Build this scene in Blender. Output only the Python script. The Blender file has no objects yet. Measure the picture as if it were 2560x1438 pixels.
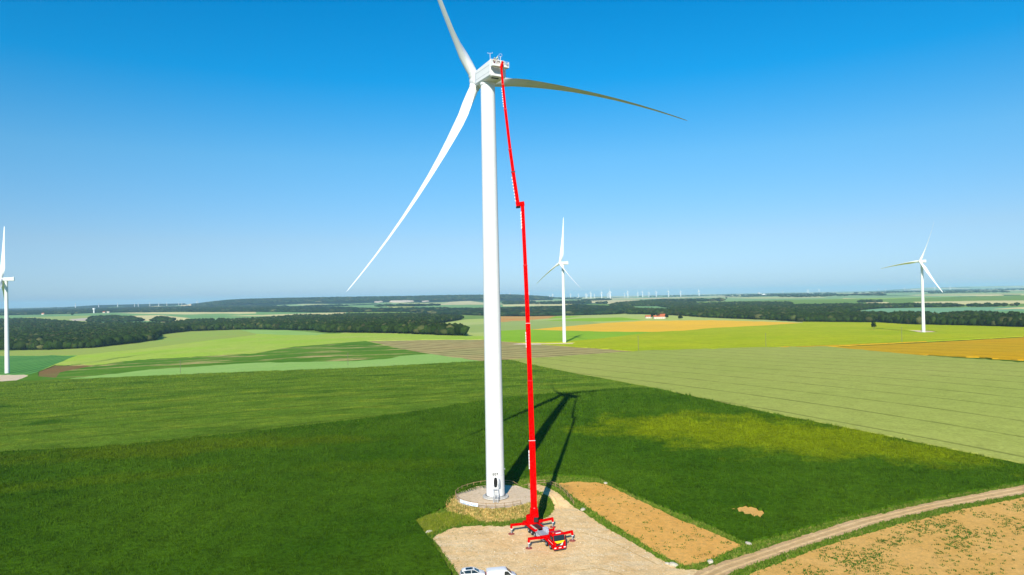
import bpy, bmesh, math, random
import numpy as np
from mathutils import Vector, Matrix, geometry
random.seed(7); rng = np.random.default_rng(7)
S = bpy.context.scene
COL = S.collection
R = math.radians
# ------------------------------------------------------------------ camera
FPX = 1707.0; ROLL = math.atan(.0194); PITCH = 20.5/FPX; ZC = 45.5
cam = bpy.data.cameras.new('camera'); camo = bpy.data.objects.new('camera', cam); COL.objects.link(camo)
cam.sensor_width = 36; cam.lens = 36*FPX/2560; cam.clip_start = .5; cam.clip_end = 120000
f_ = Vector((0, math.cos(PITCH), math.sin(PITCH))); u0 = Vector((0, -math.sin(PITCH), math.cos(PITCH))); r0 = Vector((1, 0, 0))
r_ = r0*math.cos(ROLL) - u0*math.sin(ROLL); u_ = u0*math.cos(ROLL) + r0*math.sin(ROLL)
camo.matrix_world = Matrix(((r_.x, u_.x, -f_.x, 0), (r_.y, u_.y, -f_.y, 0), (r_.z, u_.z, -f_.z, ZC), (0, 0, 0, 1)))
S.camera = camo
# ------------------------------------------------------------------ light
SUN_EL = 30.7; SUN_AZ = 190.5           # azimuth the light comes from, clockwise from +Y
w = bpy.data.worlds.new('World'); S.world = w; w.use_nodes = True
nt = w.node_tree; nt.nodes.clear()
sky = nt.nodes.new('ShaderNodeTexSky'); sky.sky_type = 'NISHITA'; sky.sun_disc = False
sky.sun_elevation = R(SUN_EL); sky.sun_rotation = R(SUN_AZ); sky.altitude = 200; sky.air_density = 1.0; sky.dust_density = .3; sky.ozone_density = 2.5
tc = nt.nodes.new('ShaderNodeTexCoord'); sz_ = nt.nodes.new('ShaderNodeSeparateXYZ'); nt.links.new(tc.outputs['Generated'], sz_.inputs[0])
cr_ = nt.nodes.new('ShaderNodeValToRGB')      # clear-air tint of the sky by height above the horizon
for i_, (p_, c_) in enumerate([(0., (.37, .55, .93)), (.08, (.47, .60, .77)), (.195, (.34, .74, .90)), (.30, (.03, .74, 1.04)), (.395, (.0, .72, 1.06)), (.7, (.0, .6, 1.1))]):
    e_ = cr_.color_ramp.elements[i_] if i_ < 2 else cr_.color_ramp.elements.new(p_)
    e_.position = p_; e_.color = (*c_, 1)
hs = nt.nodes.new('ShaderNodeMix'); hs.data_type = 'RGBA'; hs.blend_type = 'MULTIPLY'; hs.inputs[0].default_value = 1
nt.links.new(sz_.outputs[2], cr_.inputs[0])
bg = nt.nodes.new('ShaderNodeBackground'); bg.inputs['Strength'].default_value = .11
wo = nt.nodes.new('ShaderNodeOutputWorld')
nt.links.new(sky.outputs[0], hs.inputs[6]); nt.links.new(cr_.outputs[0], hs.inputs[7]); nt.links.new(hs.outputs[2], bg.inputs[0]); nt.links.new(bg.outputs[0], wo.inputs[0])
sl = bpy.data.lights.new('sun', 'SUN'); sl.energy = 4.9; sl.angle = R(.5); sl.color = (1, .93, .80)
slo = bpy.data.objects.new('sun', sl); COL.objects.link(slo)
a_ = R(SUN_AZ); d_ = Vector((math.sin(a_)*math.cos(R(SUN_EL)), math.cos(a_)*math.cos(R(SUN_EL)), math.sin(R(SUN_EL))))
slo.rotation_euler = d_.to_track_quat('Z', 'Y').to_euler()
S.view_settings.view_transform = 'Standard'; S.view_settings.look = 'None'; S.view_settings.gamma = 1; S.view_settings.exposure = .42
S.render.engine = 'CYCLES'; S.cycles.max_bounces = 6; S.cycles.volume_bounces = 1; S.cycles.transparent_max_bounces = 8

# ------------------------------------------------------------------ helpers
def tag(o, label=None, cat=None, group=None, kind=None):
    if label: o['label'] = label
    if cat: o['category'] = cat
    if group: o['group'] = group
    if kind: o['kind'] = kind
    return o
def empty(name, loc=(0, 0, 0), rz=0):
    o = bpy.data.objects.new(name, None); COL.objects.link(o); o.location = loc; o.rotation_euler = (0, 0, rz); o.empty_display_size = .1
    return o
def link_mesh(name, me, mat, parent=None):
    me.name = name; o = bpy.data.objects.new(name, me); COL.objects.link(o)
    if mat and not me.materials: me.materials.append(mat)
    if parent is not None: o.parent = parent
    return o
class MB:
    def __init__(s): s.v = []; s.f = []; s.m = []; s.mi = 0
    def add(s, vs, fs):
        n = len(s.v); s.v += [tuple(v) for v in vs]; s.f += [tuple(i+n for i in f) for f in fs]; s.m += [s.mi]*len(fs); return s
    def hull8(s, p):     # p: 8 points, bottom 4 ccw then top 4 ccw
        return s.add(p, [(3, 2, 1, 0), (4, 5, 6, 7), (0, 1, 5, 4), (1, 2, 6, 5), (2, 3, 7, 6), (3, 0, 4, 7)])
    def box(s, x0, x1, y0, y1, z0, z1):
        return s.hull8([(x0, y0, z0), (x1, y0, z0), (x1, y1, z0), (x0, y1, z0), (x0, y0, z1), (x1, y0, z1), (x1, y1, z1), (x0, y1, z1)])
    def bar(s, a, b, w, h=None, w2=None, h2=None, up=(0, 0, 1)):
        h = h or w; w2 = w2 or w; h2 = h2 or h
        a = Vector(a); b = Vector(b); d = (b-a).normalized(); up = Vector(up)
        if abs(d.dot(up)) > .98: up = Vector((0, 1, 0))
        x = d.cross(up).normalized(); y = x.cross(d)
        P = []
        for c, ww, hh in ((a, w, h), (b, w2, h2)):
            for sx, sy in ((-1, -1), (1, -1), (1, 1), (-1, 1)): P.append(c + x*sx*ww/2 + y*sy*hh/2)
        return s.hull8(P)
    def tube(s, a, b, r, r2=None, n=10, cap=True):
        r2 = r if r2 is None else r2
        a = Vector(a); b = Vector(b); d = (b-a).normalized(); up = Vector((0, 0, 1)) if abs(d.z) < .98 else Vector((0, 1, 0))
        x = d.cross(up).normalized(); y = x.cross(d); P = []
        for c, rr in ((a, r), (b, r2)):
            for i in range(n):
                t = 2*math.pi*i/n; P.append(c + x*math.cos(t)*rr + y*math.sin(t)*rr)
        F = [(i, (i+1) % n, n+(i+1) % n, n+i) for i in range(n)]
        if cap: F += [tuple(range(n-1, -1, -1)), tuple(range(n, 2*n))]
        return s.add(P, F)
    def lathe(s, prof, n=24, c=(0, 0, 0), cap=True):
        P = []
        for r, z in prof:
            for i in range(n):
                t = 2*math.pi*i/n; P.append((c[0]+r*math.cos(t), c[1]+r*math.sin(t), c[2]+z))
        F = []
        for k in range(len(prof)-1):
            F += [(k*n+i, k*n+(i+1) % n, (k+1)*n+(i+1) % n, (k+1)*n+i) for i in range(n)]
        if cap: F += [tuple(range(n-1, -1, -1)), tuple(range((len(prof)-1)*n, len(prof)*n))]
        return s.add(P, F)
    def loft(s, rings, cap=True):
        n = len(rings[0]); P = [p for r in rings for p in r]; F = []
        for k in range(len(rings)-1):
            F += [(k*n+i, k*n+(i+1) % n, (k+1)*n+(i+1) % n, (k+1)*n+i) for i in range(n)]
        if cap: F += [tuple(range(n-1, -1, -1)), tuple(range((len(rings)-1)*n, len(rings)*n))]
        return s.add(P, F)
    def prism(s, prof, y0, y1):     # prof in x,z
        n = len(prof)
        return s.add([(x, y0, z) for x, z in prof]+[(x, y1, z) for x, z in prof], [tuple(range(n)), tuple(range(2*n-1, n-1, -1))]+[(i, n+i, n+(i+1) % n, (i+1) % n) for i in range(n)])
    def build(s, name, mat=None, parent=None, smooth=False, bevel=0, mats=None, seg=2):
        me = bpy.data.meshes.new(name); me.from_pydata(s.v, [], s.f)
        bm = bmesh.new(); bm.from_mesh(me); bmesh.ops.recalc_face_normals(bm, faces=bm.faces); bm.to_mesh(me); bm.free()
        if mats:
            for m in mats: me.materials.append(m)
            for p, i in zip(me.polygons, s.m): p.material_index = i
        o = link_mesh(name, me, mat, parent)
        if smooth:
            me.shade_smooth()
            try: me.set_sharp_from_angle(angle=R(40))
            except Exception: pass
        if bevel:
            b = o.modifiers.new('bevel', 'BEVEL'); b.width = bevel; b.segments = seg; b.limit_method = 'ANGLE'; b.angle_limit = R(35)
        return o
def clone(root, loc, rz=None):
    c = root.copy(); COL.objects.link(c); c.location = loc
    if rz is not None: c.rotation_euler = (0, 0, rz)
    for ch in root.children:
        d = ch.copy(); COL.objects.link(d); d.parent = c
        for g in ch.children:
            e = g.copy(); COL.objects.link(e); e.parent = d
    return c

# ------------------------------------------------------------------ materials
class NT:
    def __init__(s, name):
        s.m = bpy.data.materials.new(name); s.m.use_nodes = True; s.t = s.m.node_tree; s.t.nodes.clear()
        s.out = s.t.nodes.new('ShaderNodeOutputMaterial'); s.b = s.t.nodes.new('ShaderNodeBsdfPrincipled')
        s.t.links.new(s.b.outputs[0], s.out.inputs[0])
        s.geo = s.t.nodes.new('ShaderNodeNewGeometry')
    def n(s, k, **kw):
        x = s.t.nodes.new(k)
        for a, b in kw.items(): setattr(x, a, b)
        return x
    def L(s, a, b): s.t.links.new(a, b)
    def mapv(s, scale=(1, 1, 1), rot=0, coord=None):
        m = s.n('ShaderNodeMapping'); m.inputs['Scale'].default_value = scale; m.inputs['Rotation'].default_value = (0, 0, rot)
        s.L(coord or s.geo.outputs['Position'], m.inputs['Vector']); return m.outputs[0]
    def noise(s, scale, detail=4, vec=None, rough=.55, dist=0):
        x = s.n('ShaderNodeTexNoise'); x.inputs['Scale'].default_value = scale; x.inputs['Detail'].default_value = detail; x.inputs['Roughness'].default_value = rough; x.inputs['Distortion'].default_value = dist
        s.L(vec if vec is not None else s.geo.outputs['Position'], x.inputs['Vector']); return x.outputs['Fac']
    def ramp(s, fac, a, b, lo=0., hi=1.):
        x = s.n('ShaderNodeMapRange'); x.inputs['From Min'].default_value = a; x.inputs['From Max'].default_value = b; x.inputs['To Min'].default_value = lo; x.inputs['To Max'].default_value = hi
        s.L(fac, x.inputs['Value']); return x.outputs[0]
    def math(s, op, a, b=None, c=None):
        x = s.n('ShaderNodeMath', operation=op)
        for i, v in enumerate((a, b, c)):
            if v is None: continue
            if isinstance(v, (int, float)): x.inputs[i].default_value = v
            else: s.L(v, x.inputs[i])
        return x.outputs[0]
    def mix(s, fac, a, b):
        x = s.n('ShaderNodeMix', data_type='RGBA')
        if isinstance(fac, (int, float)): x.inputs[0].default_value = fac
        else: s.L(fac, x.inputs[0])
        for i, v in ((6, a), (7, b)):
            if isinstance(v, tuple): x.inputs[i].default_value = (*v[:3], 1)
            else: s.L(v, x.inputs[i])
        return x.outputs[2]
    def mul(s, col, fac):
        x = s.n('ShaderNodeVectorMath', operation='SCALE'); s.L(col, x.inputs[0]); s.L(fac, x.inputs['Scale']); return x.outputs[0]
    def bump(s, h, strength=.5, dist=.3):
        x = s.n('ShaderNodeBump'); x.inputs['Strength'].default_value = strength; x.inputs['Distance'].default_value = dist
        s.L(h, x.inputs['Height']); s.L(x.outputs[0], s.b.inputs['Normal'])
    def done(s, col, rough=.9, spec=.1):
        if isinstance(col, tuple): s.b.inputs['Base Color'].default_value = (*col[:3], 1)
        else: s.L(col, s.b.inputs['Base Color'])
        s.b.inputs['Roughness'].default_value = rough; s.b.inputs['Specular IOR Level'].default_value = spec
        return s.m
def plain(name, col, rough=.5, spec=.4, var=.12, scale=1.5, metal=0):
    t = NT(name); k = t.noise(scale, 5); f = t.ramp(k, .3, .7, 1-var, 1+var*.4)
    rgb = t.n('ShaderNodeRGB'); rgb.outputs[0].default_value = (*col, 1)
    t.b.inputs['Metallic'].default_value = metal
    return t.done(t.mul(rgb.outputs[0], f), rough, spec)
# fields: c1/c2 broad mix, patch colour, fine grain, rows (angle, spacing, width, darkness)
def field(name, c1, c2, big=.02, fine=1.2, finevar=.35, patch=None, rows=None, bumpd=.25, bumps=.6, stretch=1, rot=0, wide=None):
    t = NT(name)
    bigv = t.mapv((1, stretch, 1), rot) if stretch != 1 else None
    k = t.noise(big, 5, bigv, .6)
    col = t.mix(t.ramp(k, .38, .62), c1, c2)
    if patch:
        for (pc, ps, a, b, st, pr) in patch:
            pv = t.mapv((1, st, 1), pr)
            pk = t.noise(ps, 6, pv, .65, .3)
            if len(pc) > 3:     # localised patch: centre x,y radius rx,ry
                pass
            col = t.mix(t.ramp(pk, a, b), col, pc)
    if wide:      # list of (colour, cx, cy, rx, ry, rot, noise scale)
        for (pc, cx, cy, rx, ry, pr, ns, amt) in wide:
            m1 = t.n('ShaderNodeVectorMath', operation='SUBTRACT'); t.L(t.geo.outputs['Position'], m1.inputs[0]); m1.inputs[1].default_value = (cx, cy, 0)
            m2 = t.mapv((1, 1, 0), -pr, m1.outputs[0]); m3 = t.mapv((1/rx, 1/ry, 0), 0, m2)
            ln = t.n('ShaderNodeVectorMath', operation='LENGTH'); t.L(m3, ln.inputs[0])
            nn = t.noise(ns, 6, None, .7)
            v = t.math('SUBTRACT', t.math('ADD', 1.0, t.math('MULTIPLY', t.math('SUBTRACT', nn, .5), 2.6)), ln.outputs['Value'])
            col = t.mix(t.math('MULTIPLY', t.ramp(v, -.15, .45), amt), col, pc)
    f1 = t.noise(fine, 3, None, .7); f2 = t.noise(fine*4.3, 2, None, .7); f3 = t.noise(fine*.17, 4, None, .6)
    g = t.math('ADD', t.math('MULTIPLY', t.math('SUBTRACT', f1, .5), finevar*2.2), 1.0)
    g = t.math('ADD', g, t.math('MULTIPLY', t.math('SUBTRACT', f2, .5), finevar*1.6))
    g = t.math('ADD', g, t.math('MULTIPLY', t.math('SUBTRACT', f3, .5), finevar*1.2))
    if rows:
        for (ang, sp, wd, dk, wob) in rows:
            rv = t.mapv((1, 1, 1), -ang)
            sx = t.n('ShaderNodeSeparateXYZ'); t.L(rv, sx.inputs[0])
            wv = t.noise(.01, 2)
            yy = t.math('ADD', sx.outputs[1], t.math('MULTIPLY', wv, wob))
            fr = t.math('FRACT', t.math('DIVIDE', yy, sp))
            tri = t.math('ABSOLUTE', t.math('SUBTRACT', fr, .5))
            msk = t.ramp(tri, wd/sp*.5, wd/sp*.9, 1., 0.)
            nn = t.ramp(t.noise(.05, 3), .3, .6, .35, 1.)
            g = t.math('MULTIPLY', g, t.math('SUBTRACT', 1.0, t.math('MULTIPLY', t.math('MULTIPLY', msk, nn), dk)))
    col = t.mul(col, t.math('MAXIMUM', g, .12))
    t.bump(t.math('ADD', f1, t.math('MULTIPLY', f2, .4)), bumps, bumpd)
    return t.done(col, 1., 0.0)

WHITE = plain('white_paint', (.74, .745, .735), .42, .3, .05, .6)
WHITE2 = plain('gelcoat', (.78, .785, .78), .35, .4, .05, .4)
RED = plain('red_paint', (.60, .001, .001), .7, .0, .06, .8)
CRIM = plain('crimson_paint', (.50, .004, .015), .4, .25, .06, 1.)
DARK = plain('dark_metal', (.03, .03, .032), .6, .3)
GREY = plain('grey_metal', (.32, .34, .37), .5, .4)
LGREY = plain('light_grey_paint', (.52, .55, .60), .5, .4)
BLACK = plain('black_rubber', (.015, .015, .016), .8, .2)
GLASS = plain('dark_glass', (.012, .02, .022), .08, .6, .05)
YEL = plain('yellow_paint', (.85, .65, .01), .45, .4)
RUST = plain('red_brown_plate', (.30, .08, .06), .7, .2)
GALV = plain('galvanised_steel', (.50, .52, .54), .45, .5, .15, 6, .3)
WOOD = plain('fence_wood', (.36, .24, .13), .9, .1, .3, 4)
POLEW = plain('pole_wood', (.16, .14, .11), .9, .1)
CONC = plain('concrete', (.50, .48, .44), .9, .1, .25, 2)
STONE = plain('pale_stone', (.58, .52, .40), .95, .1, .3, 3)
CREAM = plain('cream_wall', (.62, .56, .48), .9, .1)
TILE = plain('red_roof_tile', (.45, .12, .05), .9, .1)
SKIN = plain('skin', (.45, .26, .18), .6, .3)
CAP = plain('clear_lamp', (.75, .75, .72), .2, .6)

# ------------------------------------------------------------------ terrain
YN = np.array([30, 154, 250, 350, 500, 700, 860, 1000, 1300, 1700, 2000, 2600, 3300, 4500, 6000, 8500, 14000, 22000, 34000, 60000.])
DT = np.array([   # camera height above the ground, columns u = -.75, -.375, 0, .375, .75
 [47, 47.1, 50, 54, 62, 72, 76, 80, 84, 82, 80, 78, 76, 66, 62, 66, 78, 95, 120, 190],
 [47, 47.1, 47.5, 50, 55, 60, 62, 62.5, 65, 70, 80, 80, 78, 66, 64, 60, 75, 92, 118, 190],
 [47, 47.1, 46.8, 48.2, 52, 55, 58, 62, 66, 68, 66, 75, 78, 64, 61, 60, 74, 90, 115, 190],
 [47, 47.1, 45.3, 46, 50, 54, 58, 61, 66, 66, 68, 74, 76, 66, 60, 62, 70, 85, 110, 190],
 [47, 47.1, 44.3, 44.8, 48, 53, 59, 63, 68, 74, 75, 74, 70, 64, 62, 64, 66, 70, 80, 190.]])
LQ = np.linspace(math.log(30), math.log(60000), 400)
UQ = np.linspace(-1.5, 1.5, 121)
def _grid():
    G = np.array([np.interp(LQ, np.log(YN), row) for row in DT])
    ker = np.exp(-.5*(np.arange(-14, 15)/5.)**2); ker /= ker.sum()
    G = np.array([np.convolve(np.pad(g, 14, mode='edge'), ker, 'valid') for g in G])
    us = np.array([-.75, -.375, 0, .375, .75]); O = np.zeros((len(UQ), len(LQ)))
    for j in range(len(LQ)): O[:, j] = np.interp(UQ, us, G[:, j])
    k2 = np.exp(-.5*(np.arange(-12, 13)/5.)**2); k2 /= k2.sum()
    for j in range(len(LQ)): O[:, j] = np.convolve(np.pad(O[:, j], 12, mode='edge'), k2, 'valid')
    return O
GZ = _grid()
TW = np.array([-4.63, 155.10])            # tower foot
def sstep(a, b, x):
    t = np.clip((x-a)/(b-a), 0, 1); return t*t*(3-2*t)
def tz(x, y):
    x = np.asarray(x, float); y = np.asarray(y, float); yy = np.maximum(y, 60.)
    u = np.clip(x/yy, -1.49, 1.49); l = np.log(np.minimum(yy, 59900.))
    fu = (u+1.5)/3*(len(UQ)-1); fl = (l-LQ[0])/(LQ[-1]-LQ[0])*(len(LQ)-1)
    i = np.clip(fu.astype(int), 0, len(UQ)-2); j = np.clip(fl.astype(int), 0, len(LQ)-2); a = fu-i; b = fl-j
    d = GZ[i, j]*(1-a)*(1-b)+GZ[i+1, j]*a*(1-b)+GZ[i, j+1]*(1-a)*b+GZ[i+1, j+1]*a*b
    z = ZC - d
    m = sstep(500, 1500, y)
    z = z + m*(1.6*np.sin(x/310.+y/520.)+1.3*np.sin(x/170.-y/260.+1)) + sstep(4500, 9000, y)*(7*np.sin(x/1300.+.4)*np.sin(y/1900.))
    # wooded ridge on the left horizon, lower swells elsewhere
    uu = x/yy
    z = z + 62*sstep(6500, 8300, y)*(1-sstep(8800, 12000, y))*sstep(-.50, -.40, uu)*(1-sstep(-.02, .12, uu))
    z = z + 50*sstep(8500, 10500, y)*(1-sstep(11500, 15000, y))*sstep(-.72, -.60, uu)*(1-sstep(-.50, -.38, uu))
    z = z + 75*sstep(17000, 20000, y)*(1-sstep(21000, 26000, y))*sstep(.50, .62, uu)
    # turbine platform and its bank
    r = np.hypot(x-TW[0], y-(TW[1]+.7))
    hm = 1-sstep(9.7, 11.6+1.2*sstep(-3, 3, x-TW[0])*sstep(0, 6, TW[1]-y), r)
    # ramp of the access track on the right
    hr = (1-sstep(0, 5, np.hypot(np.maximum(np.abs(x-8.)-1.5, 0), np.maximum(np.abs(y-160)-5, 0))))*sstep(146, 158, y)
    h = np.maximum(hm, hr); base = z
    near = (1-sstep(170, 260, np.hypot(x, y-60)))
    z = np.where(y < 400, base + h*(0.-base), base)
    rough = (r < 14)*(r > 9.4)*(.10*np.sin(x*2.1+np.sin(y*1.7))*np.sin(y*2.3+1)+.06*np.sin(x*5.1)*np.sin(y*4.3))
    return z + rough
def tz1(x, y): return float(tz(np.array([x]), np.array([y]))[0])
_Y = np.exp(np.linspace(math.log(60), math.log(50000), 2600))
def raydir(px, py):
    d = f_ + r_*((px-1280)/FPX) + u_*((719-py)/FPX); return d/d.y
def P(px, py, h=0.):
    d = raydir(px, py); zz = ZC + d.z*_Y - tz(d.x*_Y, _Y) - h
    k = np.nonzero(zz < 0)[0]
    if len(k) == 0: Y = 33000.
    else:
        i = k[0]
        if i == 0: Y = _Y[0]
        else: t = zz[i-1]/(zz[i-1]-zz[i]); Y = _Y[i-1]+t*(_Y[i]-_Y[i-1])
    return (d.x*Y, Y)
def dirang(p, q):
    a = P(*p); b = P(*q); return math.atan2(b[1]-a[1], b[0]-a[0])
def poly(pts, step=6):
    out = []
    n = len(pts); rj = random.Random(int(pts[0][0]*7+pts[0][1]*13))
    for i in range(n):
        a = pts[i]; b = pts[(i+1) % n]; L_ = math.hypot(b[0]-a[0], b[1]-a[1]); near = min(a[1], b[1]) > 1190; k = max(1, int(L_/(7 if near else 16)))
        sg = .9 if near else (.45 if min(a[1], b[1]) > 860 else .22)
        for j in range(k): out.append((a[0]+(b[0]-a[0])*j/k+rj.gauss(0, sg), a[1]+(b[1]-a[1])*j/k+(rj.gauss(0, sg) if j else 0)))
    return [P(*p) for p in out]

# field list: (name, polygon in world xy, material, crop height)
FLD = []
def F(name, pts, mat, h=0., world=False, smooth=False):
    FLD.append((name, pts if world else poly(pts), mat, h))
G1 = (.035, .115, .006)
a1 = dirang((1492, 895), (1920, 930)); a2 = dirang((980, 857), (1500, 885)); a3 = dirang((60, 925), (190, 893)); aA = dirang((1640, 975), (2560, 1165)); aT = dirang((0, 1133), (1210, 1003))
# mats
yp = P(1900, 1085); yp2 = P(2120, 1125); yp3 = P(250, 1205); yp4 = P(420, 1125); yp5 = P(950, 1170)
mA = field('dark_crop', (.037, .094, .004), (.060, .126, .006), .016, .8, .62, wide=[((.17, .22, .004), yp[0], yp[1], 56, 28, -.5, .05, .95), ((.16, .21, .004), yp2[0]+4, yp2[1], 36, 13, -.6, .05, .8), ((.085, .14, .004), yp3[0], yp3[1], 34, 7, .3, .06, .55), ((.09, .13, .004), yp4[0], yp4[1], 60, 14, .1, .05, .6), ((.07, .125, .004), yp5[0], yp5[1], 26, 8, .0, .06, .45)], bumpd=.5, bumps=.9)
mB = field('mid_crop', (.095, .175, .014), (.135, .21, .018), .014, .55, .55, patch=[((.20, .26, .02), .035, .52, .70, 3.5, aT), ((.045, .11, .008), .02, .52, .68, 2.5, aT)], rows=[(aT, 26, 2.2, .25, 6)], bumpd=.5, bumps=.8, stretch=3, rot=-aT)
mC = field('pale_cereal', (.34, .38, .078), (.38, .40, .09), .006, .8, .34, rows=[(a1, 24, 1.1, .4, 5)], bumpd=.3, bumps=.5)
mD = field('orange_cereal', (.62, .34, .012), (.54, .34, .02), .004, .4, .2, rows=[(a1+.05, 36, 2.5, .3, 4)], bumpd=.3)
mE = field('ploughed', (.50, .38, .15), (.43, .38, .14), .01, .3, .2, rows=[(a2, 17, 8, .42, 4)])
mF = field('bright_green', (.34, .49, .05), (.40, .48, .08), .008, .35, .3, rows=[(dirang((400, 905), (900, 860)), 30, 3, .18, 4)])
mF2 = field('olive_green', (.33, .38, .08), (.29, .40, .07), .004, .3, .15)
mG = field('teal_rows', (.10, .28, .06), (.13, .32, .07), .01, .3, .18, rows=[(a3, 10, 3.5, .4, 2)])
mH = field('brown_soil', (.23, .13, .05), (.20, .16, .05), .01, .3, .25)
mI = field('mottled_green', (.075, .19, .015), (.11, .23, .02), .008, .3, .3, patch=[((.50, .38, .15), .012, .53, .66, 3.0, a2), ((.14, .24, .03), .02, .55, .65, 3, a2)])
mJ = field('sea_green', (.27, .45, .10), (.31, .47, .12), .01, .3, .15)
mK = field('yellow_green', (.36, .43, .014), (.44, .46, .018), .006, .35, .38, rows=[(dirang((1500, 870), (2000, 838)), 22, 2.5, .15, 3)])
mK2 = field('lush_green', (.25, .44, .025), (.28, .46, .03), .006, .25, .15)
mL = field('ripe_wheat', (.86, .49, .04), (.78, .46, .05), .004, .2, .12)
mM = field('sage', (.33, .41, .11), (.35, .43, .13), .004, .2, .12)
mM2 = field('pale_olive', (.43, .50, .12), (.45, .49, .16), .004, .2, .12)
mN = field('terracotta', (.62, .27, .07), (.55, .34, .10), .004, .2, .12)
mT = field('beige', (.70, .60, .26), (.62, .54, .25), .003, .1, .1)
mU = field('green_far', (.17, .33, .12), (.22, .36, .12), .002, .1, .1)
mV = field('teal_far', (.19, .36, .19), (.20, .38, .2), .002, .1, .1)
mQ = field('chalk', (.60, .50, .38), (.52, .43, .33), .01, .1, .1)
mBase = field('meadow', (.20, .30, .06), (.16, .27, .05), .002, .2, .2)
def sandmat(name, c1, c2, weeds=0., ruts=None, rutn=.5, wcol=(.05, .12, .012)):
    t = NT(name)
    k = t.noise(.12, 6, None, .65); col = t.mix(t.ramp(k, .35, .65), c1, c2)
    k2 = t.noise(1.1, 5, None, .75); col = t.mix(t.math('MULTIPLY', t.ramp(k2, .50, .72), .55), col, (.50, .32, .12))
    if ruts is not None:
        for an, st, amt in ruts:
            rv = t.mapv((1, st, 1), -an); kk = t.noise(.12, 4, rv, .6, .6); col = t.mix(t.math('MULTIPLY', t.ramp(kk, .52, .62), amt), col, (.85, .70, .45))
            kk = t.noise(.17, 4, t.mapv((1, st*.8, 1), -an+.1), .6, .4); col = t.mix(t.math('MULTIPLY', t.ramp(kk, .56, .64), amt*.8), col, (.46, .34, .17))
    if weeds:
        kw = t.noise(.9, 4, None, .8); kb = t.noise(.06, 3)
        s_ = t.math('ADD', kw, t.math('MULTIPLY', t.math('SUBTRACT', kb, .5), .9))
        col = t.mix(t.ramp(s_, .74-weeds, .80-weeds), col, wcol)
    f1 = t.noise(3.5, 4, None, .8)
    f0 = t.noise(.8, 5, None, .75); col = t.mul(col, t.ramp(f1, .25, .75, .70, 1.16)); col = t.mul(col, t.ramp(f0, .3, .7, .86, 1.1))
    t.bump(t.math('ADD', f1, f0), .9, .14)
    return t.done(col, 1., 0.)
mP = sandmat('pad_sand', (.94, .66, .33), (.84, .54, .24), ruts=[(aA+.9, 3.5, .30), (R(75), 3., .25)])
mPl = sandmat('platform_gravel', (.82, .64, .44), (.72, .55, .36))
mTr = sandmat('track_dirt', (.72, .47, .24), (.60, .38, .18))
mS2 = sandmat('tilled_soil', (.88, .47, .12), (.80, .40, .09), weeds=.04)
mS1 = sandmat('weedy_soil', (.84, .48, .14), (.75, .41, .10), weeds=.06)
mVg = field('verge_grass', (.060, .14, .010), (.12, .17, .02), .25, 1.6, .4, patch=[((.38, .28, .10), .35, .58, .70, 1, 0)], bumpd=.25)
mBk = field('bank_weeds', (.30, .24, .06), (.52, .34, .11), .5, 2.2, .5, patch=[((.07, .13, .02), .45, .56, .66, 1, 0), ((.60, .42, .16), .9, .60, .68, 1, 0)], bumpd=.3)
mYw = field('yellow_grass', (.20, .23, .02), (.12, .19, .015), .4, 2.2, .5, patch=[((.36, .28, .07), .7, .6, .7, 1, 0)], bumpd=.3)

# far countryside patchwork: one sheet, irregular plots
t = NT('far_plots')
v_ = t.n('ShaderNodeTexVoronoi'); v_.inputs['Scale'].default_value = .0016; v_.inputs['Randomness'].default_value = .9
vm = t.mapv((1, .45, 0)); t.L(vm, v_.inputs['Vector'])
sx = t.n('ShaderNodeSeparateColor'); t.L(v_.outputs['Color'], sx.inputs[0])
cr = t.n('ShaderNodeValToRGB'); cr.color_ramp.interpolation = 'CONSTANT'
for i, (p_, c_) in enumerate([(0, (.24, .38, .15)), (.16, (.60, .52, .26)), (.30, (.30, .44, .18)), (.44, (.42, .46, .18)), (.56, (.74, .56, .30)), (.66, (.05, .12, .05)), (.74, (.26, .40, .18)), (.92, (.48, .50, .22))]):
    e = cr.color_ramp.elements[0] if i == 0 else cr.color_ramp.elements.new(p_)
    e.position = p_; e.color = (*c_, 1)
t.L(sx.outputs[0], cr.inputs[0])
k = t.noise(.0011, 3, t.mapv((1, .5, 0)))
fc = t.mix(t.ramp(k, .61, .63), cr.outputs[0], (.025, .065, .025))
mFar = t.done(t.mul(fc, t.ramp(t.noise(.02, 4), .3, .7, .8, 1.15)), 1., 0.)
mRidge = field('ridge_wood', (.006, .022, .012), (.010, .03, .014), .004, .03, .5, bumpd=4)

F('farmland', [(-52000, 4600), (52000, 4600), (52000, 34000), (-52000, 34000)], mFar, world=True)
def arcy(u0_, u1_, Y0, Y1, n=20):
    return [(u0_*Y0+(u1_-u0_)*Y0*i/n, Y0+120*math.sin(i*1.3)) for i in range(n+1)]+[(u1_*Y1-(u1_-u0_)*Y1*i/n, Y1) for i in range(n+1)]
F('hills', arcy(-.47, .06, 7000, 12500), mRidge, world=True)
F('hills', arcy(-.70, -.48, 9300, 14500), mRidge, world=True)
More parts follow.
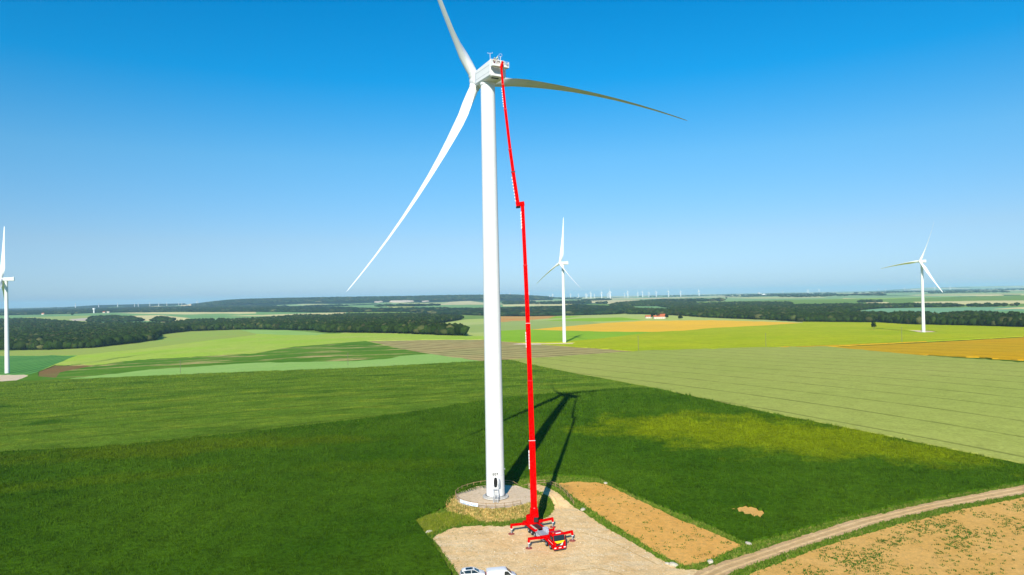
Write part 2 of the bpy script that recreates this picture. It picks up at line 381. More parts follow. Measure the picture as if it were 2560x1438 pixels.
# mid distance fields
F('field', [(-300, 900), (-300, 797), (0, 789), (125, 785), (290, 782), (640, 780), (870, 781), (870, 790), (640, 800), (400, 812), (0, 812)], mU)
F('field', [(50, 793), (225, 789), (300, 800), (225, 807), (160, 803), (90, 798)], mM)
F('field', [(172, 798), (222, 795), (224, 803), (182, 802)], mQ)
F('field', [(318, 790), (425, 787), (475, 796), (455, 804), (420, 807), (350, 801)], mT)
F('field', [(290, 782), (400, 781), (640, 780), (640, 784), (560, 787), (450, 786), (330, 784)], mT)
F('field', [(400, 788), (560, 784), (640, 788), (640, 794), (545, 797), (470, 795)], mU)
F('field', [(560, 790), (640, 788), (760, 784), (865, 781), (862, 786), (800, 789), (700, 791)], mT)
F('field', [(740, 767), (900, 764), (1205, 762), (1290, 761), (1450, 760), (1450, 772), (1205, 772), (1100, 771), (940, 772), (860, 771)], mU)
F('field', [(960, 765), (1030, 764), (1040, 770), (985, 771)], mM2)
F('field', [(1257, 762), (1442, 760), (1430, 764), (1257, 766)], mT)
F('field', [(1020, 780), (1080, 779), (1080, 781), (1010, 782)], mU)
F('field', [(850, 833), (1090, 811), (1157, 799), (1205, 797), (1290, 791), (1400, 789), (1560, 783), (1700, 786), (1790, 794), (1920, 799), (2007, 803), (2007, 812), (1280, 830), (1205, 850), (1000, 850)], mM2)
F('field', [(1210, 792), (1280, 791), (1387, 790), (1400, 792), (1367, 797), (1280, 805), (1210, 806)], mN)
F('field', [(1280, 803), (1450, 800), (1510, 809), (1330, 825), (1180, 832), (1120, 818)], mM)
F('field', [(1350, 802), (1455, 796), (1555, 794), (1610, 800), (1505, 804)], mK2)
F('field', [(1387, 791), (1455, 791), (1420, 795), (1370, 797)], mK2)
F('field', [(2115, 785), (2157, 776), (2207, 771), (2482, 768), (2600, 766), (2600, 784), (2480, 783), (2345, 786), (2220, 787)], mV)
F('field', [(2480, 773), (2600, 765), (2600, 773)], mT)
F('field', [(2440, 779), (2600, 776), (2600, 786), (2440, 784)], mU)
F('field', [(2112, 794), (2180, 791), (2206, 791), (2204, 801), (2180, 800), (2145, 797)], mK2)
F('field', [(2180, 793), (2206, 792), (2204, 801), (2180, 799)], mL)
F('field', [(2355, 791), (2382, 790), (2380, 794), (2358, 795)], mT)
F('field', [(2430, 800), (2500, 794), (2510, 797), (2450, 802)], mU)
F('field', [(1572, 766), (1642, 766), (1682, 772), (1677, 781), (1592, 777)], mU)
F('field', [(2282, 755), (2450, 752), (2600, 751), (2600, 758), (2450, 762), (2300, 761)], mT)
F('field', [(2165, 756), (2215, 755), (2240, 760), (2170, 761)], mT)
# near plateau fields
F('field', [(-400, 900), (0, 882), (230, 873), (392, 851), (392, 839), (475, 829), (600, 825), (815, 835), (915, 833), (1015, 836), (1165, 841), (1290, 843), (1290, 872), (1000, 870), (640, 910), (140, 950), (-400, 1000)], mF, .5)
F('field', [(-300, 890), (0, 879), (230, 871), (392, 850), (392, 839), (475, 829), (600, 825), (640, 825), (640, 838), (475, 858), (330, 876), (195, 889), (0, 891), (-300, 902)], mF2, .5)
F('field', [(600, 825), (720, 826), (815, 835), (790, 839), (700, 838), (640, 835)], mJ, .5)
F('field', [(1250, 830), (1325, 824), (1630, 830), (1780, 820), (1920, 813), (2007, 808), (2007, 803), (2195, 807), (2282, 811), (2457, 816), (2560, 818), (2900, 822), (2900, 850), (2560, 843), (2295, 856), (2080, 865), (1920, 870), (1580, 880), (1505, 873), (1400, 866), (1250, 858)], mK, .6)
F('field', [(1250, 828), (1330, 824), (1505, 829), (1630, 832), (1480, 850), (1400, 855), (1330, 857), (1250, 855)], mK2, .6)
F('field', [(1325, 825), (1505, 809), (1605, 803), (1780, 801), (1920, 805), (2007, 808), (1920, 814), (1780, 821), (1705, 828), (1630, 831), (1505, 830)], mL, .6)
F('field', [(-400, 910), (0, 890), (195, 889), (137, 912), (95, 931), (60, 940), (-400, 965)], mG, .3)
F('field', [(95, 931), (137, 913), (250, 912), (350, 900), (640, 884), (740, 867), (890, 855), (915, 853), (965, 865), (1040, 880), (1100, 890), (1177, 903), (1000, 912), (640, 935), (300, 955), (0, 975), (0, 942), (60, 942)], mI, .3)
F('field', [(95, 930), (140, 914), (238, 914), (150, 932), (140, 945), (95, 942)], mH)
F('field', [(175, 948), (375, 925), (640, 908), (890, 904), (977, 897), (1002, 891), (1095, 885), (1177, 900), (1290, 896), (1290, 906), (1065, 912), (890, 921), (640, 930), (400, 940), (230, 950)], mJ, .4)
F('field', [(915, 853), (1065, 850), (1205, 849), (1280, 856), (1400, 865), (1505, 873), (1590, 879), (1492, 888), (1280, 902), (1205, 904), (1115, 892), (1040, 880), (965, 865)], mE)
F('field', [(1300, 858), (1330, 858), (1400, 858), (1438, 857), (1430, 861), (1330, 862), (1280, 861)], mPl)
F('field', [(1950, 869), (2100, 864), (2295, 856), (2560, 843), (2900, 826), (2900, 940), (2560, 909), (2300, 890), (2060, 869)], mD, .7)
F('field', [(2060, 868), (2295, 856), (2560, 842), (2560, 845), (2295, 860), (2100, 869)], mVg)
F('field', [(2320, 888), (2560, 902), (2900, 930), (2900, 945), (2560, 910), (2300, 892)], mVg)
F('field', [(1262, 902), (1430, 891), (1600, 879), (1900, 870), (2060, 868), (2300, 891), (2560, 909), (2900, 945), (2900, 1250), (2560, 1165), (2200, 1090), (1900, 1030), (1640, 973), (1430, 935)], mC, .8)
F('field', [(-500, 1010), (0, 955), (200, 948), (640, 930), (890, 921), (1065, 911), (1205, 904), (1270, 901), (1430, 934), (1640, 973), (1700, 990), (1500, 1010), (0, 1180), (-500, 1250)], mB, .5)
F('field', [(-600, 1220), (0, 1134), (300, 1117), (700, 1075), (1000, 1038), (1210, 1004), (1400, 984), (1560, 971), (1640, 974), (1900, 1031), (2200, 1091), (2560, 1166), (2900, 1248), (2900, 1290), (2560, 1600), (1400, 1700), (-600, 1900)], mA, .55)
# clearings around the far turbines
F('dirt_pad', [(-80, 942), (0, 938), (60, 937), (72, 940), (40, 952), (0, 955), (-80, 960)], mPl)
F('dirt_pad', [(2268, 826), (2300, 826), (2330, 828), (2345, 831), (2300, 832)], mPl)
# foreground: verges, soil strips, track, pad
F('grass_verge', [(1360, 1190), (1500, 1196), (1600, 1245), (1780, 1318), (1870, 1360), (2118, 1294), (2302, 1253), (2600, 1200), (3000, 1150), (3000, 1260), (2600, 1246), (2394, 1280), (2095, 1362), (1887, 1432), (1800, 1480), (1500, 1600), (1100, 1600), (1128, 1438), (1078, 1358), (1036, 1304), (1120, 1268), (1140, 1240), (1300, 1200)], mVg)
F('field', [(1389, 1208), (1445, 1204), (1514, 1210), (1578, 1242), (1657, 1279), (1703, 1302), (1763, 1323), (1855, 1364), (1818, 1380), (1776, 1401), (1712, 1415), (1647, 1385), (1578, 1339), (1518, 1302), (1472, 1270), (1421, 1233)], mS2)
F('field', [(3000, 1215), (2560, 1243), (2394, 1276), (2250, 1310), (2095, 1355), (1980, 1395), (1887, 1430), (1700, 1520), (1700, 1800), (3000, 1800)], mS1)
F('field', [(1823, 1274), (1832, 1271), (1840, 1273), (1850, 1268), (1864, 1265), (1870, 1269), (1878, 1267), (1892, 1271), (1897, 1277), (1905, 1277), (1912, 1283), (1931, 1286), (1922, 1289), (1908, 1289), (1901, 1300), (1893, 1295), (1885, 1298), (1876, 1291), (1864, 1292), (1858, 1285), (1848, 1286), (1843, 1279), (1830, 1279)], mS1)
F('dirt_track', [(3000, 1140), (2560, 1212), (2302, 1261), (2118, 1304), (1979, 1348), (1887, 1380), (1795, 1408), (1740, 1427), (1600, 1500), (1600, 1620), (1750, 1480), (1818, 1438), (1841, 1427), (1956, 1385), (2071, 1348), (2210, 1304), (2348, 1272), (2560, 1235), (3000, 1165)], mTr)
F('gravel_pad', [(1082, 1345), (1095, 1335), (1128, 1322), (1165, 1316), (1196, 1314), (1260, 1316), (1300, 1310), (1340, 1303), (1372, 1291), (1384, 1275), (1386, 1262), (1376, 1245), (1352, 1230), (1320, 1222), (1320, 1210), (1341, 1209), (1372, 1220), (1403, 1238), (1426, 1261), (1463, 1284), (1518, 1321), (1574, 1353), (1638, 1390), (1693, 1422), (1745, 1426), (1700, 1470), (1500, 1650), (1170, 1600), (1148, 1438), (1110, 1385)], mP)
cc = (TW[0], TW[1]+.7)
mRut = sandmat('rut_sand', (.90, .62, .30), (.80, .51, .22)); mRut2 = sandmat('dark_rut_sand', (.68, .44, .19), (.62, .40, .17))
def strip(pts, wd_, mat_):
    w2 = [P(*p) for p in pts]; q = []
    for a_1, b_1 in zip(w2, w2[1:]):
        k_1 = max(1, int(math.hypot(b_1[0]-a_1[0], b_1[1]-a_1[1])/1.5)); q += [(a_1[0]+(b_1[0]-a_1[0])*i/k_1, a_1[1]+(b_1[1]-a_1[1])*i/k_1) for i in range(k_1)]
    q.append(w2[-1]); Lf = []; Rt = []
    for i in range(len(q)):
        a_1 = q[max(0, i-1)]; b_1 = q[min(len(q)-1, i+1)]; dx, dy = b_1[0]-a_1[0], b_1[1]-a_1[1]; l_1 = math.hypot(dx, dy); ww = wd_*.5*(.6+.4*math.sin(i*1.7)**2)*(.15 if i in (0, len(q)-1) else 1)
        Lf.append((q[i][0]-dy/l_1*ww, q[i][1]+dx/l_1*ww)); Rt.append((q[i][0]+dy/l_1*ww, q[i][1]-dx/l_1*ww))
    F('tyre_track', Lf+Rt[::-1], mat_, world=True)
for pts_, w_1, m_1 in (([(1348, 1219), (1378, 1236), (1396, 1262), (1420, 1300), (1460, 1350), (1530, 1400), (1620, 1440)], .45, mRut), ([(1335, 1224), (1362, 1240), (1380, 1264), (1398, 1305), (1432, 1360), (1495, 1415), (1570, 1455)], .45, mRut),
        ([(1440, 1415), (1500, 1408), (1560, 1420), (1610, 1445)], .5, mRut), ([(1430, 1428), (1490, 1420), (1545, 1432), (1580, 1450)], .4, mRut2), ([(1240, 1345), (1290, 1388), (1340, 1420), (1370, 1450)], .4, mRut), 
        ([(1450, 1330), (1520, 1350), (1590, 1385), (1650, 1415)], .35, mRut2), ([(1300, 1402), (1400, 1395), (1480, 1380), (1540, 1372)], .35, mRut)):
    strip(pts_, w_1, m_1)
for off_, m_1 in ((.30, mRut), (.70, mRut)):
    up_ = [(2560, 1212), (2302, 1261), (2118, 1304), (1979, 1348), (1887, 1380), (1795, 1408), (1720, 1440)]; lo_ = [(2560, 1235), (2348, 1272), (2210, 1304), (2071, 1348), (1956, 1385), (1841, 1427), (1790, 1450)]
    strip([(u_1[0]*(1-off_)+l_1[0]*off_, u_1[1]*(1-off_)+l_1[1]*off_) for u_1, l_1 in zip(up_, lo_)], .7, m_1)
strip([(u_1[0]*.5+l_1[0]*.5, u_1[1]*.5+l_1[1]*.5) for u_1, l_1 in zip(up_, lo_)], .5, mRut2)
F('grass_bank', [(cc[0]+11.4*math.cos(a), cc[1]+(11.4+1.6*max(0, -math.sin(a)))*math.sin(a)) for a in np.linspace(R(172), R(395-35), 30)]+[(cc[0]+5, cc[1])], mBk, world=True)
F('field', [(1041, 1306), (1060, 1293), (1120, 1283), (1175, 1288), (1190, 1305), (1150, 1312), (1100, 1325), (1080, 1338), (1062, 1328)], mYw)
F('field', [(1340, 1300), (1345, 1260), (1356, 1238), (1374, 1248), (1384, 1266), (1380, 1280), (1368, 1292)], mVg)
F('turbine_platform', [(cc[0]+9.3*math.cos(a)*(1+.02*math.sin(7*a)), cc[1]+9.3*math.sin(a)*(1+.02*math.sin(7*a))) for a in np.linspace(0, 2*math.pi, 49)[:-1]], mPl, world=True)

PO = 80.
def topq(x, y): return (x/(y+PO)*4.0, math.log(y+PO))
def fromq(p, q):
    Y = math.exp(q)-PO; return (p/4.0*math.exp(q), Y)
def build_ground():
    vs = []; es = []; fs = []
    q0 = math.log(40.); q1 = math.log(34000+PO); pm = 1.5*4.0
    nq = 210; npx = 170
    for i in range(nq+1):
        for j in range(npx+1):
            c = (j/npx*2-1); pp = pm*(.62*c+.38*c**3)
            if 0 < i < nq and 0 < j < npx: pp += (i % 2)*.5*pm*1.2/npx
            vs.append((pp, q0+(q1-q0)*i/nq))
    for x in np.arange(-22, 20, .8):
        for y in np.arange(138, 172, .8): vs.append(topq(x+.01, y+.01))
    # outer border as face 0
    n = len(vs); b = [(-pm, q0), (pm, q0), (pm, q1), (-pm, q1)]; vs += b; fs.append([n, n+1, n+2, n+3])
    for name, pts, mat, h in FLD:
        n = len(vs); m = len(pts)
        pts = [(x, min(max(y, -38.), 33990.)) for x, y in pts]
        qq = [topq(x, y) for x, y in pts]
        if sum(qq[i][0]*qq[(i+1) % m][1]-qq[(i+1) % m][0]*qq[i][1] for i in range(m)) < 0: qq.reverse()
        vs += qq; fs.append(list(range(n, n+m)))
    o = geometry.delaunay_2d_cdt([Vector(v) for v in vs], es, fs, 1, 1e-7)
    V2 = o[0]; Fc = o[2]; OF = o[5]
    W = np.array([fromq(v.x, v.y) for v in V2]); Z = tz(W[:, 0], W[:, 1])
    groups = {}
    for f, of in zip(Fc, OF):
        k = max(of) if of else 0
        groups.setdefault(k, []).append(f)
    for k in sorted(groups):
        fl = groups[k]
        if k == 0: name, mat, h = 'ground', mBase, 0
        else: name, _, mat, h = FLD[k-1]
        used = {}; verts = []; faces = []; cnt = {}
        for f in fl:
            g = []
            for i in f:
                if i not in used: used[i] = len(verts); verts.append((W[i, 0], W[i, 1], Z[i]+h))
                g.append(used[i])
            faces.append(g)
            for a, b2 in ((g[0], g[1]), (g[1], g[2]), (g[2], g[0])):
                key = (min(a, b2), max(a, b2)); cnt.setdefault(key, []).append((a, b2))
        if h:
            for key, l in cnt.items():
                if len(l) == 1:
                    a, b2 = l[0]; n = len(verts)
                    va = verts[a]; vb = verts[b2]
                    verts += [(va[0], va[1], va[2]-h), (vb[0], vb[1], vb[2]-h)]
                    faces.append([b2, a, n, n+1])
        me = bpy.data.meshes.new(name); me.from_pydata(verts, [], faces); me.update()
        me.shade_smooth()
        try: me.set_sharp_from_angle(angle=R(50))
        except Exception: pass
        ob = link_mesh(name, me, mat); tag(ob, kind='structure')
        k_ = me.polygons[0].normal.z
        if k_ < 0: me.flip_normals()
build_ground()
print('ground done')
# ------------------------------------------------------------------ woods
def crown_unit(sub, seed):
    bm = bmesh.new(); bmesh.ops.create_icosphere(bm, subdivisions=sub, radius=1)
    r = random.Random(seed)
    for v in bm.verts: v.co *= 1+r.uniform(-.28, .22)
    V = np.array([v.co[:] for v in bm.verts]); Fa = np.array([[v.index for v in f.verts] for f in bm.faces]); bm.free(); return V, Fa
UN = {s: [crown_unit(s, 10*s+i) for i in range(5)] for s in (1, 2)}
def leafmat(name, c1, c2, sc=.35, bd=.8):
    t = NT(name); at = t.n('ShaderNodeAttribute', attribute_name='tint')
    k = t.noise(sc, 5, None, .75); col = t.mix(t.ramp(k, .35, .68), c1, c2)
    col = t.mix(at.outputs['Fac'], col, (.085, .085, .03)); 
    g = t.ramp(t.noise(sc*.12, 3), .3, .7, .75, 1.25); sh_ = t.n('ShaderNodeAttribute', attribute_name='shade'); g = t.math('MULTIPLY', g, t.math('ADD', .55, t.math('MULTIPLY', sh_.outputs['Fac'], .95)))
    t.bump(t.noise(sc*2.2, 4, None, .8), 1., bd)
    return t.done(t.mul(col, g), 1., 0.)
mWood = leafmat('wood_leaves', (.008, .024, .003), (.028, .054, .006), .22, 1.6)
mWoodF = leafmat('far_wood_leaves', (.006, .022, .008), (.016, .040, .012), .08, 3.)
def inside(poly_, X, Y):
    c = np.zeros(len(X), bool); n = len(poly_)
    for i in range(n):
        x1, y1 = poly_[i]; x2, y2 = poly_[(i+1) % n]
        m = ((y1 > Y) != (y2 > Y)) & (X < (x2-x1)*(Y-y1)/(y2-y1+1e-12)+x1); c ^= m
    return c
def trees_mesh(name, XY, rad, hgt, mat, sub=1, tint=None):
    Vs = []; Fs = []; T = []; off = 0
    zs = tz(XY[:, 0], XY[:, 1])
    for i, (x, y) in enumerate(XY):
        V, Fa = UN[sub][rng.integers(5)]
        a = rng.uniform(0, 6.28); r = rad*rng.uniform(.65, 1.45); h = hgt*rng.uniform(.66, 1.25)
        ca, sa = math.cos(a)*r, math.sin(a)*r
        Wd = np.empty_like(V); Wd[:, 0] = V[:, 0]*ca-V[:, 1]*sa+x; Wd[:, 1] = V[:, 0]*sa+V[:, 1]*ca+y
        Wd[:, 2] = np.where(V[:, 2] > 0, V[:, 2]*h*.38, V[:, 2]*h*.6)+h*.62+zs[i]
        Vs.append(Wd); Fs.append(Fa+off); off += len(V); T.append(np.full(len(V), (rng.random() < .1)*rng.uniform(.3, .8)+rng.uniform(0, .15)))
    V = np.concatenate(Vs); Fa = np.concatenate(Fs); T = np.concatenate(T)
    me = bpy.data.meshes.new(name); me.vertices.add(len(V)); me.vertices.foreach_set('co', V.ravel())
    me.loops.add(Fa.size); me.loops.foreach_set('vertex_index', Fa.ravel().astype(np.int32))
    me.polygons.add(len(Fa)); me.polygons.foreach_set('loop_start', np.arange(0, Fa.size, 3, dtype=np.int32)); me.polygons.foreach_set('loop_total', np.full(len(Fa), 3, dtype=np.int32))
    me.update(calc_edges=True); me.validate()
    at = me.attributes.new('tint', 'FLOAT', 'POINT'); at.data.foreach_set('value', T.astype(np.float32))
    at = me.attributes.new('shade', 'FLOAT', 'POINT'); at.data.foreach_set('value', np.concatenate([np.full(len(v), rng.random()) for v in Vs]).astype(np.float32))
    me.shade_smooth()
    return link_mesh(name, me, mat)
NTREE = 0
def wood(label, pts, h=14., holes=(), far=False, dens=1.0, world=False, sub=None):
    global NTREE
    w_ = [P(p[0], p[1], h*.85 if len(p) > 2 else 0) for p in pts] if not world else pts
    A = np.array(w_); x0, y0 = A.min(0); x1, y1 = A.max(0)
    Ym = np.median(A[:, 1]); 
    XY = []
    y = y0
    while y < y1:
        s = max(6.5, y*.0044)/dens
        xs = np.arange(x0, x1, s)
        row = np.stack([xs+rng.uniform(-.42, .42, len(xs))*s, np.full(len(xs), y)+rng.uniform(-.42, .42, len(xs))*s], 1); XY.append(row); y += s*1.05
    XY = np.concatenate(XY); m = inside(w_, XY[:, 0], XY[:, 1])
    for hp in holes:
        hw = [P(*p) for p in hp]; m &= ~inside(hw, XY[:, 0], XY[:, 1])
    XY = XY[m]
    if len(XY) == 0: print('EMPTY wood', label); return
    NTREE += len(XY)
    sp = np.maximum(6.5, XY[:, 1]*.0044)
    o = trees_mesh('wood', XY, float(sp.mean())*.80, h, mWoodF if (far or Ym > 3600) else mWood, sub or (1 if Ym > 1500 or len(XY) > 6000 else 2))
    tag(o, label, 'wood', kind='stuff'); return o
c = 'c'
wood('large dark wood filling the left side beyond the bright green field', [(-250, 884), (0, 876), (120, 876), (230, 871), (330, 860), (392, 851), (396, 846), (392, 838), (475, 829), (560, 826), (640, 824), (780, 827), (815, 832), (915, 833), (990, 834), (1080, 838), (1165, 841), (1168, 824, c), (1152, 815, c), (1110, 812, c), (1040, 812), (1090, 810), (1157, 799), (1156, 790, c), (1060, 785, c), (1000, 783, c), (870, 784, c), (815, 787, c), (740, 787, c), (640, 795, c), (590, 797, c), (545, 797, c), (538, 803, c), (530, 797, c), (470, 799, c), (420, 807, c), (220, 806, c), (150, 801, c), (60, 796, c), (0, 797, c), (-250, 800, c)])
wood('low rounded copse at the left beside a chalky bare patch', [(220, 805), (300, 805), (354, 804), (355, 796, c), (330, 791, c), (265, 789, c), (225, 792, c)], 14)
wood('small domed copse on a yellow field, left of the big tower', [(381, 805), (430, 806), (436, 802), (425, 795, c), (405, 791, c), (385, 794, c)], 14)
wood('long dark wood belt under the left horizon', [(-250, 796), (0, 789), (180, 785), (290, 781), (640, 780), (865, 781), (1015, 780), (1205, 789), (1290, 791), (1387, 790), (1542, 786), (1572, 779), (1570, 767, c), (1480, 764, c), (1442, 761, c), (1400, 766, c), (1280, 769, c), (1205, 771, c), (1115, 770, c), (940, 771, c), (880, 769, c), (760, 766, c), (700, 765, c), (640, 763, c), (500, 764, c), (150, 769, c), (0, 772, c), (-250, 777, c)], 14)
wood('broad wood behind the farmhouse right of the middle turbine', [(1572, 786), (1605, 786), (1705, 790), (1780, 795), (1920, 800), (2007, 805), (2100, 806), (2177, 807), (2204, 801), (2206, 792), (2112, 792), (2115, 785), (2157, 775), (2207, 771), (2295, 769), (2537, 766), (2700, 764), (2700, 756, c), (2445, 760, c), (2295, 759, c), (2120, 759, c), (1982, 761, c), (1977, 754, c), (1817, 755, c), (1742, 757, c), (1730, 750, c), (1650, 748, c), (1600, 751, c), (1542, 756, c), (1522, 761, c)], 13, holes=[[(1572, 766), (1642, 766), (1682, 772), (1677, 781), (1592, 777)], [(1985, 763), (2120, 761), (2120, 764), (1985, 767)]])
wood('near wood edge around the foot of the right turbine', [(2202, 807), (2282, 812), (2457, 816), (2560, 819), (2800, 823), (2800, 790, c), (2560, 787, c), (2527, 782, c), (2515, 787, c), (2495, 781, c), (2395, 781, c), (2345, 787, c), (2330, 782, c), (2242, 781, c), (2207, 787, c)], 13, holes=[[(2355, 791), (2385, 790), (2382, 796), (2358, 796)], [(2430, 800), (2500, 794), (2510, 798), (2450, 804)]])
wood('thin tree line below the sea green field on the right', [(2115, 791), (2207, 790), (2210, 786, c), (2115, 786, c)], 10)
wood('short dark copse right of centre on the far plain', [(2144, 757), (2206, 756), (2204, 750, c), (2148, 751, c)], 13)
wood('wooded strip right behind the red boom, far off', [(1260, 761), (1335, 760), (1336, 753, c), (1260, 752, c)], 16)
wood('long low copse crossing behind the middle turbine tower', [(1340, 761), (1475, 759), (1472, 751, c), (1380, 754, c)], 16)
wood('small far copse right of the middle turbine', [(1485, 760), (1517, 759), (1515, 755, c), (1488, 755, c)], 16)
wood('wide far copse on the pale fields right of centre', [(1647, 757), (1735, 758), (1730, 749, c), (1655, 748, c)], 16)
# scattered far copses as one mass
XYs = []; 
def clump(cx, cy, lx, ly, n):
    a = rng.normal(0, 1, (n, 2)).clip(-1.6, 1.6)*[lx*.5, ly*.5]; XYs.append(a+[cx, cy])
for i in range(95):
    Yc = math.exp(rng.uniform(math.log(4700), math.log(16000))); uc = rng.uniform(-.85, .85)
    if uc < .02 and Yc > 6600: continue
    if uc < .33 and Yc < 8000 and i % 4: continue
    clump(uc*Yc, Yc, rng.uniform(.02, .09)*Yc, rng.uniform(50, 170), int(rng.uniform(25, 60)))
XYs = np.concatenate(XYs)
o = trees_mesh('woodland', XYs, 30, 17, mWoodF, 1); tag(o, 'scattered dark copses across the far plain', 'woodland', kind='stuff')
# ridge canopy texture
XR = np.stack([rng.uniform(-.46, .05, 5200), rng.uniform(7300, 8900, 5200)], 1); XR[:, 0] *= XR[:, 1]
o = trees_mesh('woodland', XR, 34, 18, mWoodF, 1); tag(o, 'blue green forest covering the long ridge on the left horizon', 'forest', kind='stuff')
print('trees', NTREE)
#__OBJECTS__
# ------------------------------------------------------------------ wind turbines
def vec(*a): return Vector(a)
def frame(yaw, tilt=5):
    y = R(yaw); t = R(tilt); a = Vector((math.sin(y)*math.cos(t), math.cos(y)*math.cos(t), math.sin(t)))
    e1 = a.cross(Vector((0, 0, 1))).normalized(); e2 = e1.cross(a); return a, e1, e2
AF = [(1, 0), (.8, .055), (.55, .12), (.3, .17), (.12, .15), (.03, .08), (0, 0), (.03, -.06), (.12, -.10), (.3, -.11), (.55, -.06), (.8, -.01)]
def blade_mb(H, a, e1, e2, ang, Rr, bend, pit, cone, secs=16, fat=1., cpit=None, tws=1):
    q = R(ang); b = e1*math.cos(q)+e2*math.sin(q); tang = a.cross(b); c = R(cone); bb = b*math.cos(c)+a*math.sin(c)
    p0 = R(pit); n0 = a*math.cos(p0)+tang*math.sin(p0)
    rs = [.022, .04, .07, .11, .16, .21, .28, .36, .45, .55, .65, .75, .84, .91, .96, .985, 1.][:secs+1]
    if secs < 10: rs = [.022, .08, .2, .4, .65, .88, 1.]
    rings = []
    for r in rs:
        ch = np.interp(r, [.022, .05, .12, .20, .30, .45, .65, .85, .96, .985, 1.], [2.3, 2.2, 2.8, 3.3, 2.9, 2.1, 1.35, .8, .55, .4, .10])*fat
        tk = np.interp(r, [.05, .12, .2, .3, .5, 1.], [1., .62, .38, .28, .2, .16])
        tw = R(np.interp(r, [.05, .15, .3, .6, 1.], [16, 14, 8, 2, -1])); p = (p0 if cpit is None else R(cpit))+tw*tws
        n = a*math.cos(p)+tang*math.sin(p); cd = tang*math.cos(p)-a*math.sin(p)
        C = H+bb*r*Rr+n0*bend*r*r; ring = []
        for i, (x, y) in enumerate(AF):
            af = cd*((.32-x)*ch)+n*(y*ch*tk/.28)
            th = -2*math.pi*i/len(AF); ci = cd*(-math.cos(th)*ch/2)+n*(-math.sin(th)*ch/2)
            k = float(np.interp(r, [.05, .16], [0, 1])); ring.append(C+ci*(1-k)+af*k)
        rings.append(ring)
    m = MB(); m.loft(rings); return m
def turbine(name, x, y, z0, hubh, yaw, th, Rr, ov, bend, pit, cone, rb, rt, label, rear=5.2, detail=True, group=None, cpit=None, tws=1):
    root = empty(name, (x, y, z0)); tag(root, label, 'wind turbine', group)
    a, e1, e2 = frame(yaw); ah = Vector((a.x, a.y, 0)).normalized(); sd = e1
    top = hubh-1.75
    t = MB(); prof = [(rb*1.0, 0.12), (rb, .3)]
    for k in range(0, 41):
        f = k/40; prof.append((rb+(rt-rb)*(f**1.15), .3+(top-.3)*f))
    t.lathe(prof, 64 if detail else 32); tw = t.build('tower', WHITE, root, smooth=True)
    for zz in ((22.5, 46.5, 70.5) if detail else (30, 62)):
        f = zz/top; r = rb+(rt-rb)*(f**1.15); s = MB(); s.lathe([(r-.05, zz-.07), (r+.018, zz-.07), (r+.018, zz+.07), (r-.05, zz+.07)], 64); s.build('flange', WHITE2, tw, smooth=True)
    H = Vector((0, 0, hubh))+ah*ov+Vector((0, 0, .087*ov))
    O = Vector((0, 0, hubh))
    def ring(xa, w0, w1, zb, zt, ch):
        P_ = []
        for sx, sz in ((-w0+ch, zb), (w0-ch, zb), (w0, zb+ch), (w1, zt-ch), (w1-ch, zt), (-w1+ch, zt), (-w1, zt-ch), (-w0, zb+ch)):
            P_.append(O+ah*xa+sd*sx+Vector((0, 0, sz)))
        return P_
    n = MB(); n.loft([ring(ov-1.35, 1.2, 1.2, -1.05, 1.5, .45), ring(ov-2.1, 1.75, 1.7, -1.45, 1.8, .4), ring(ov-3.6, 2.0, 1.95, -1.65, 1.95, .38), ring(-rear+.25, 2.02, 1.95, -1.60, 2.25, .30), ring(-rear, 1.9, 1.83, -1.45, 2.17, .30)])
    nac = n.build('nacelle', WHITE, root)
    s = MB()
    for sg in (-1, 1):
        s.bar(O+ah*(ov-3.4)+sd*sg*2.0+vec(0, 0, -.55), O-ah*(rear-.3)+sd*sg*2.01+vec(0, 0, -.55), .03, .05)
        s.bar(O+ah*(ov-3.4)+sd*sg*1.99+vec(0, 0, .9), O-ah*(rear-.3)+sd*sg*1.99+vec(0, 0, .9), .03, .04)
    s.build('panel_seam', GREY, nac)
    if detail:
        for x0, x1 in ((-1.65, -.75), (-.45, .45), (.65, 1.65)):
            v = MB(); c0 = O-ah*(rear+.012)+vec(0, 0, 1.78)
            v.bar(c0+sd*(-x1), c0+sd*(-x0), .04, .52); v.build('vent', BLACK, nac)
        v = MB(); c0 = O-ah*(rear-1.1)+vec(0, 0, -1.62); v.bar(c0-sd*.9+sd*-.3, c0+sd*.6, .7, .05); v.build('hatch', BLACK, nac)
        v = MB(); c0 = O-ah*(rear-2.6)+vec(0, 0, -1.64); v.bar(c0-sd*1.0, c0+sd*.2, .5, .03); v.build('hatch', WHITE2, nac)
        c0 = O-ah*(rear-.9)+vec(0, 0, 2.2)
        m = MB(); q = c0-sd*1.5; m.tube(q, q+vec(0, 0, 1.55), .06); m.tube(q+vec(-.5, 0, 1.5), q+vec(.5, 0, 1.5), .035); m.tube(q+vec(-.5, 0, 1.5), q+vec(-.5, 0, 1.72), .05); m.tube(q+vec(.5, 0, 1.5), q+vec(.5, 0, 1.7), .05); m.build('wind_vane', LGREY, nac)
        m = MB(); q = c0+sd*1.1; m.tube(q, q+vec(0, 0, 1.25), .06)
        for i in range(20):
            t0 = 2*math.pi*i/20; t1 = 2*math.pi*(i+1)/20; qq = q+vec(0, 0, 1.45)
            m.tube(qq+vec(math.cos(t0)*.36, 0, math.sin(t0)*.36), qq+vec(math.cos(t1)*.36, 0, math.sin(t1)*.36), .03, n=6)
        m.build('lightning_ring', LGREY, nac)
        m = MB(); q = c0+sd*.35; m.box(q.x-.3, q.x+.3, q.y-.25, q.y+.25, q.z-.1, q.z+.28); m.build('roof_box', WHITE2, nac)
        m = MB()
        m.lathe([(rt+.12, top-.35), (rt+.12, top+.2)], 48); m.build('yaw_collar', WHITE2, root, smooth=True)
    h = MB(); rings = []
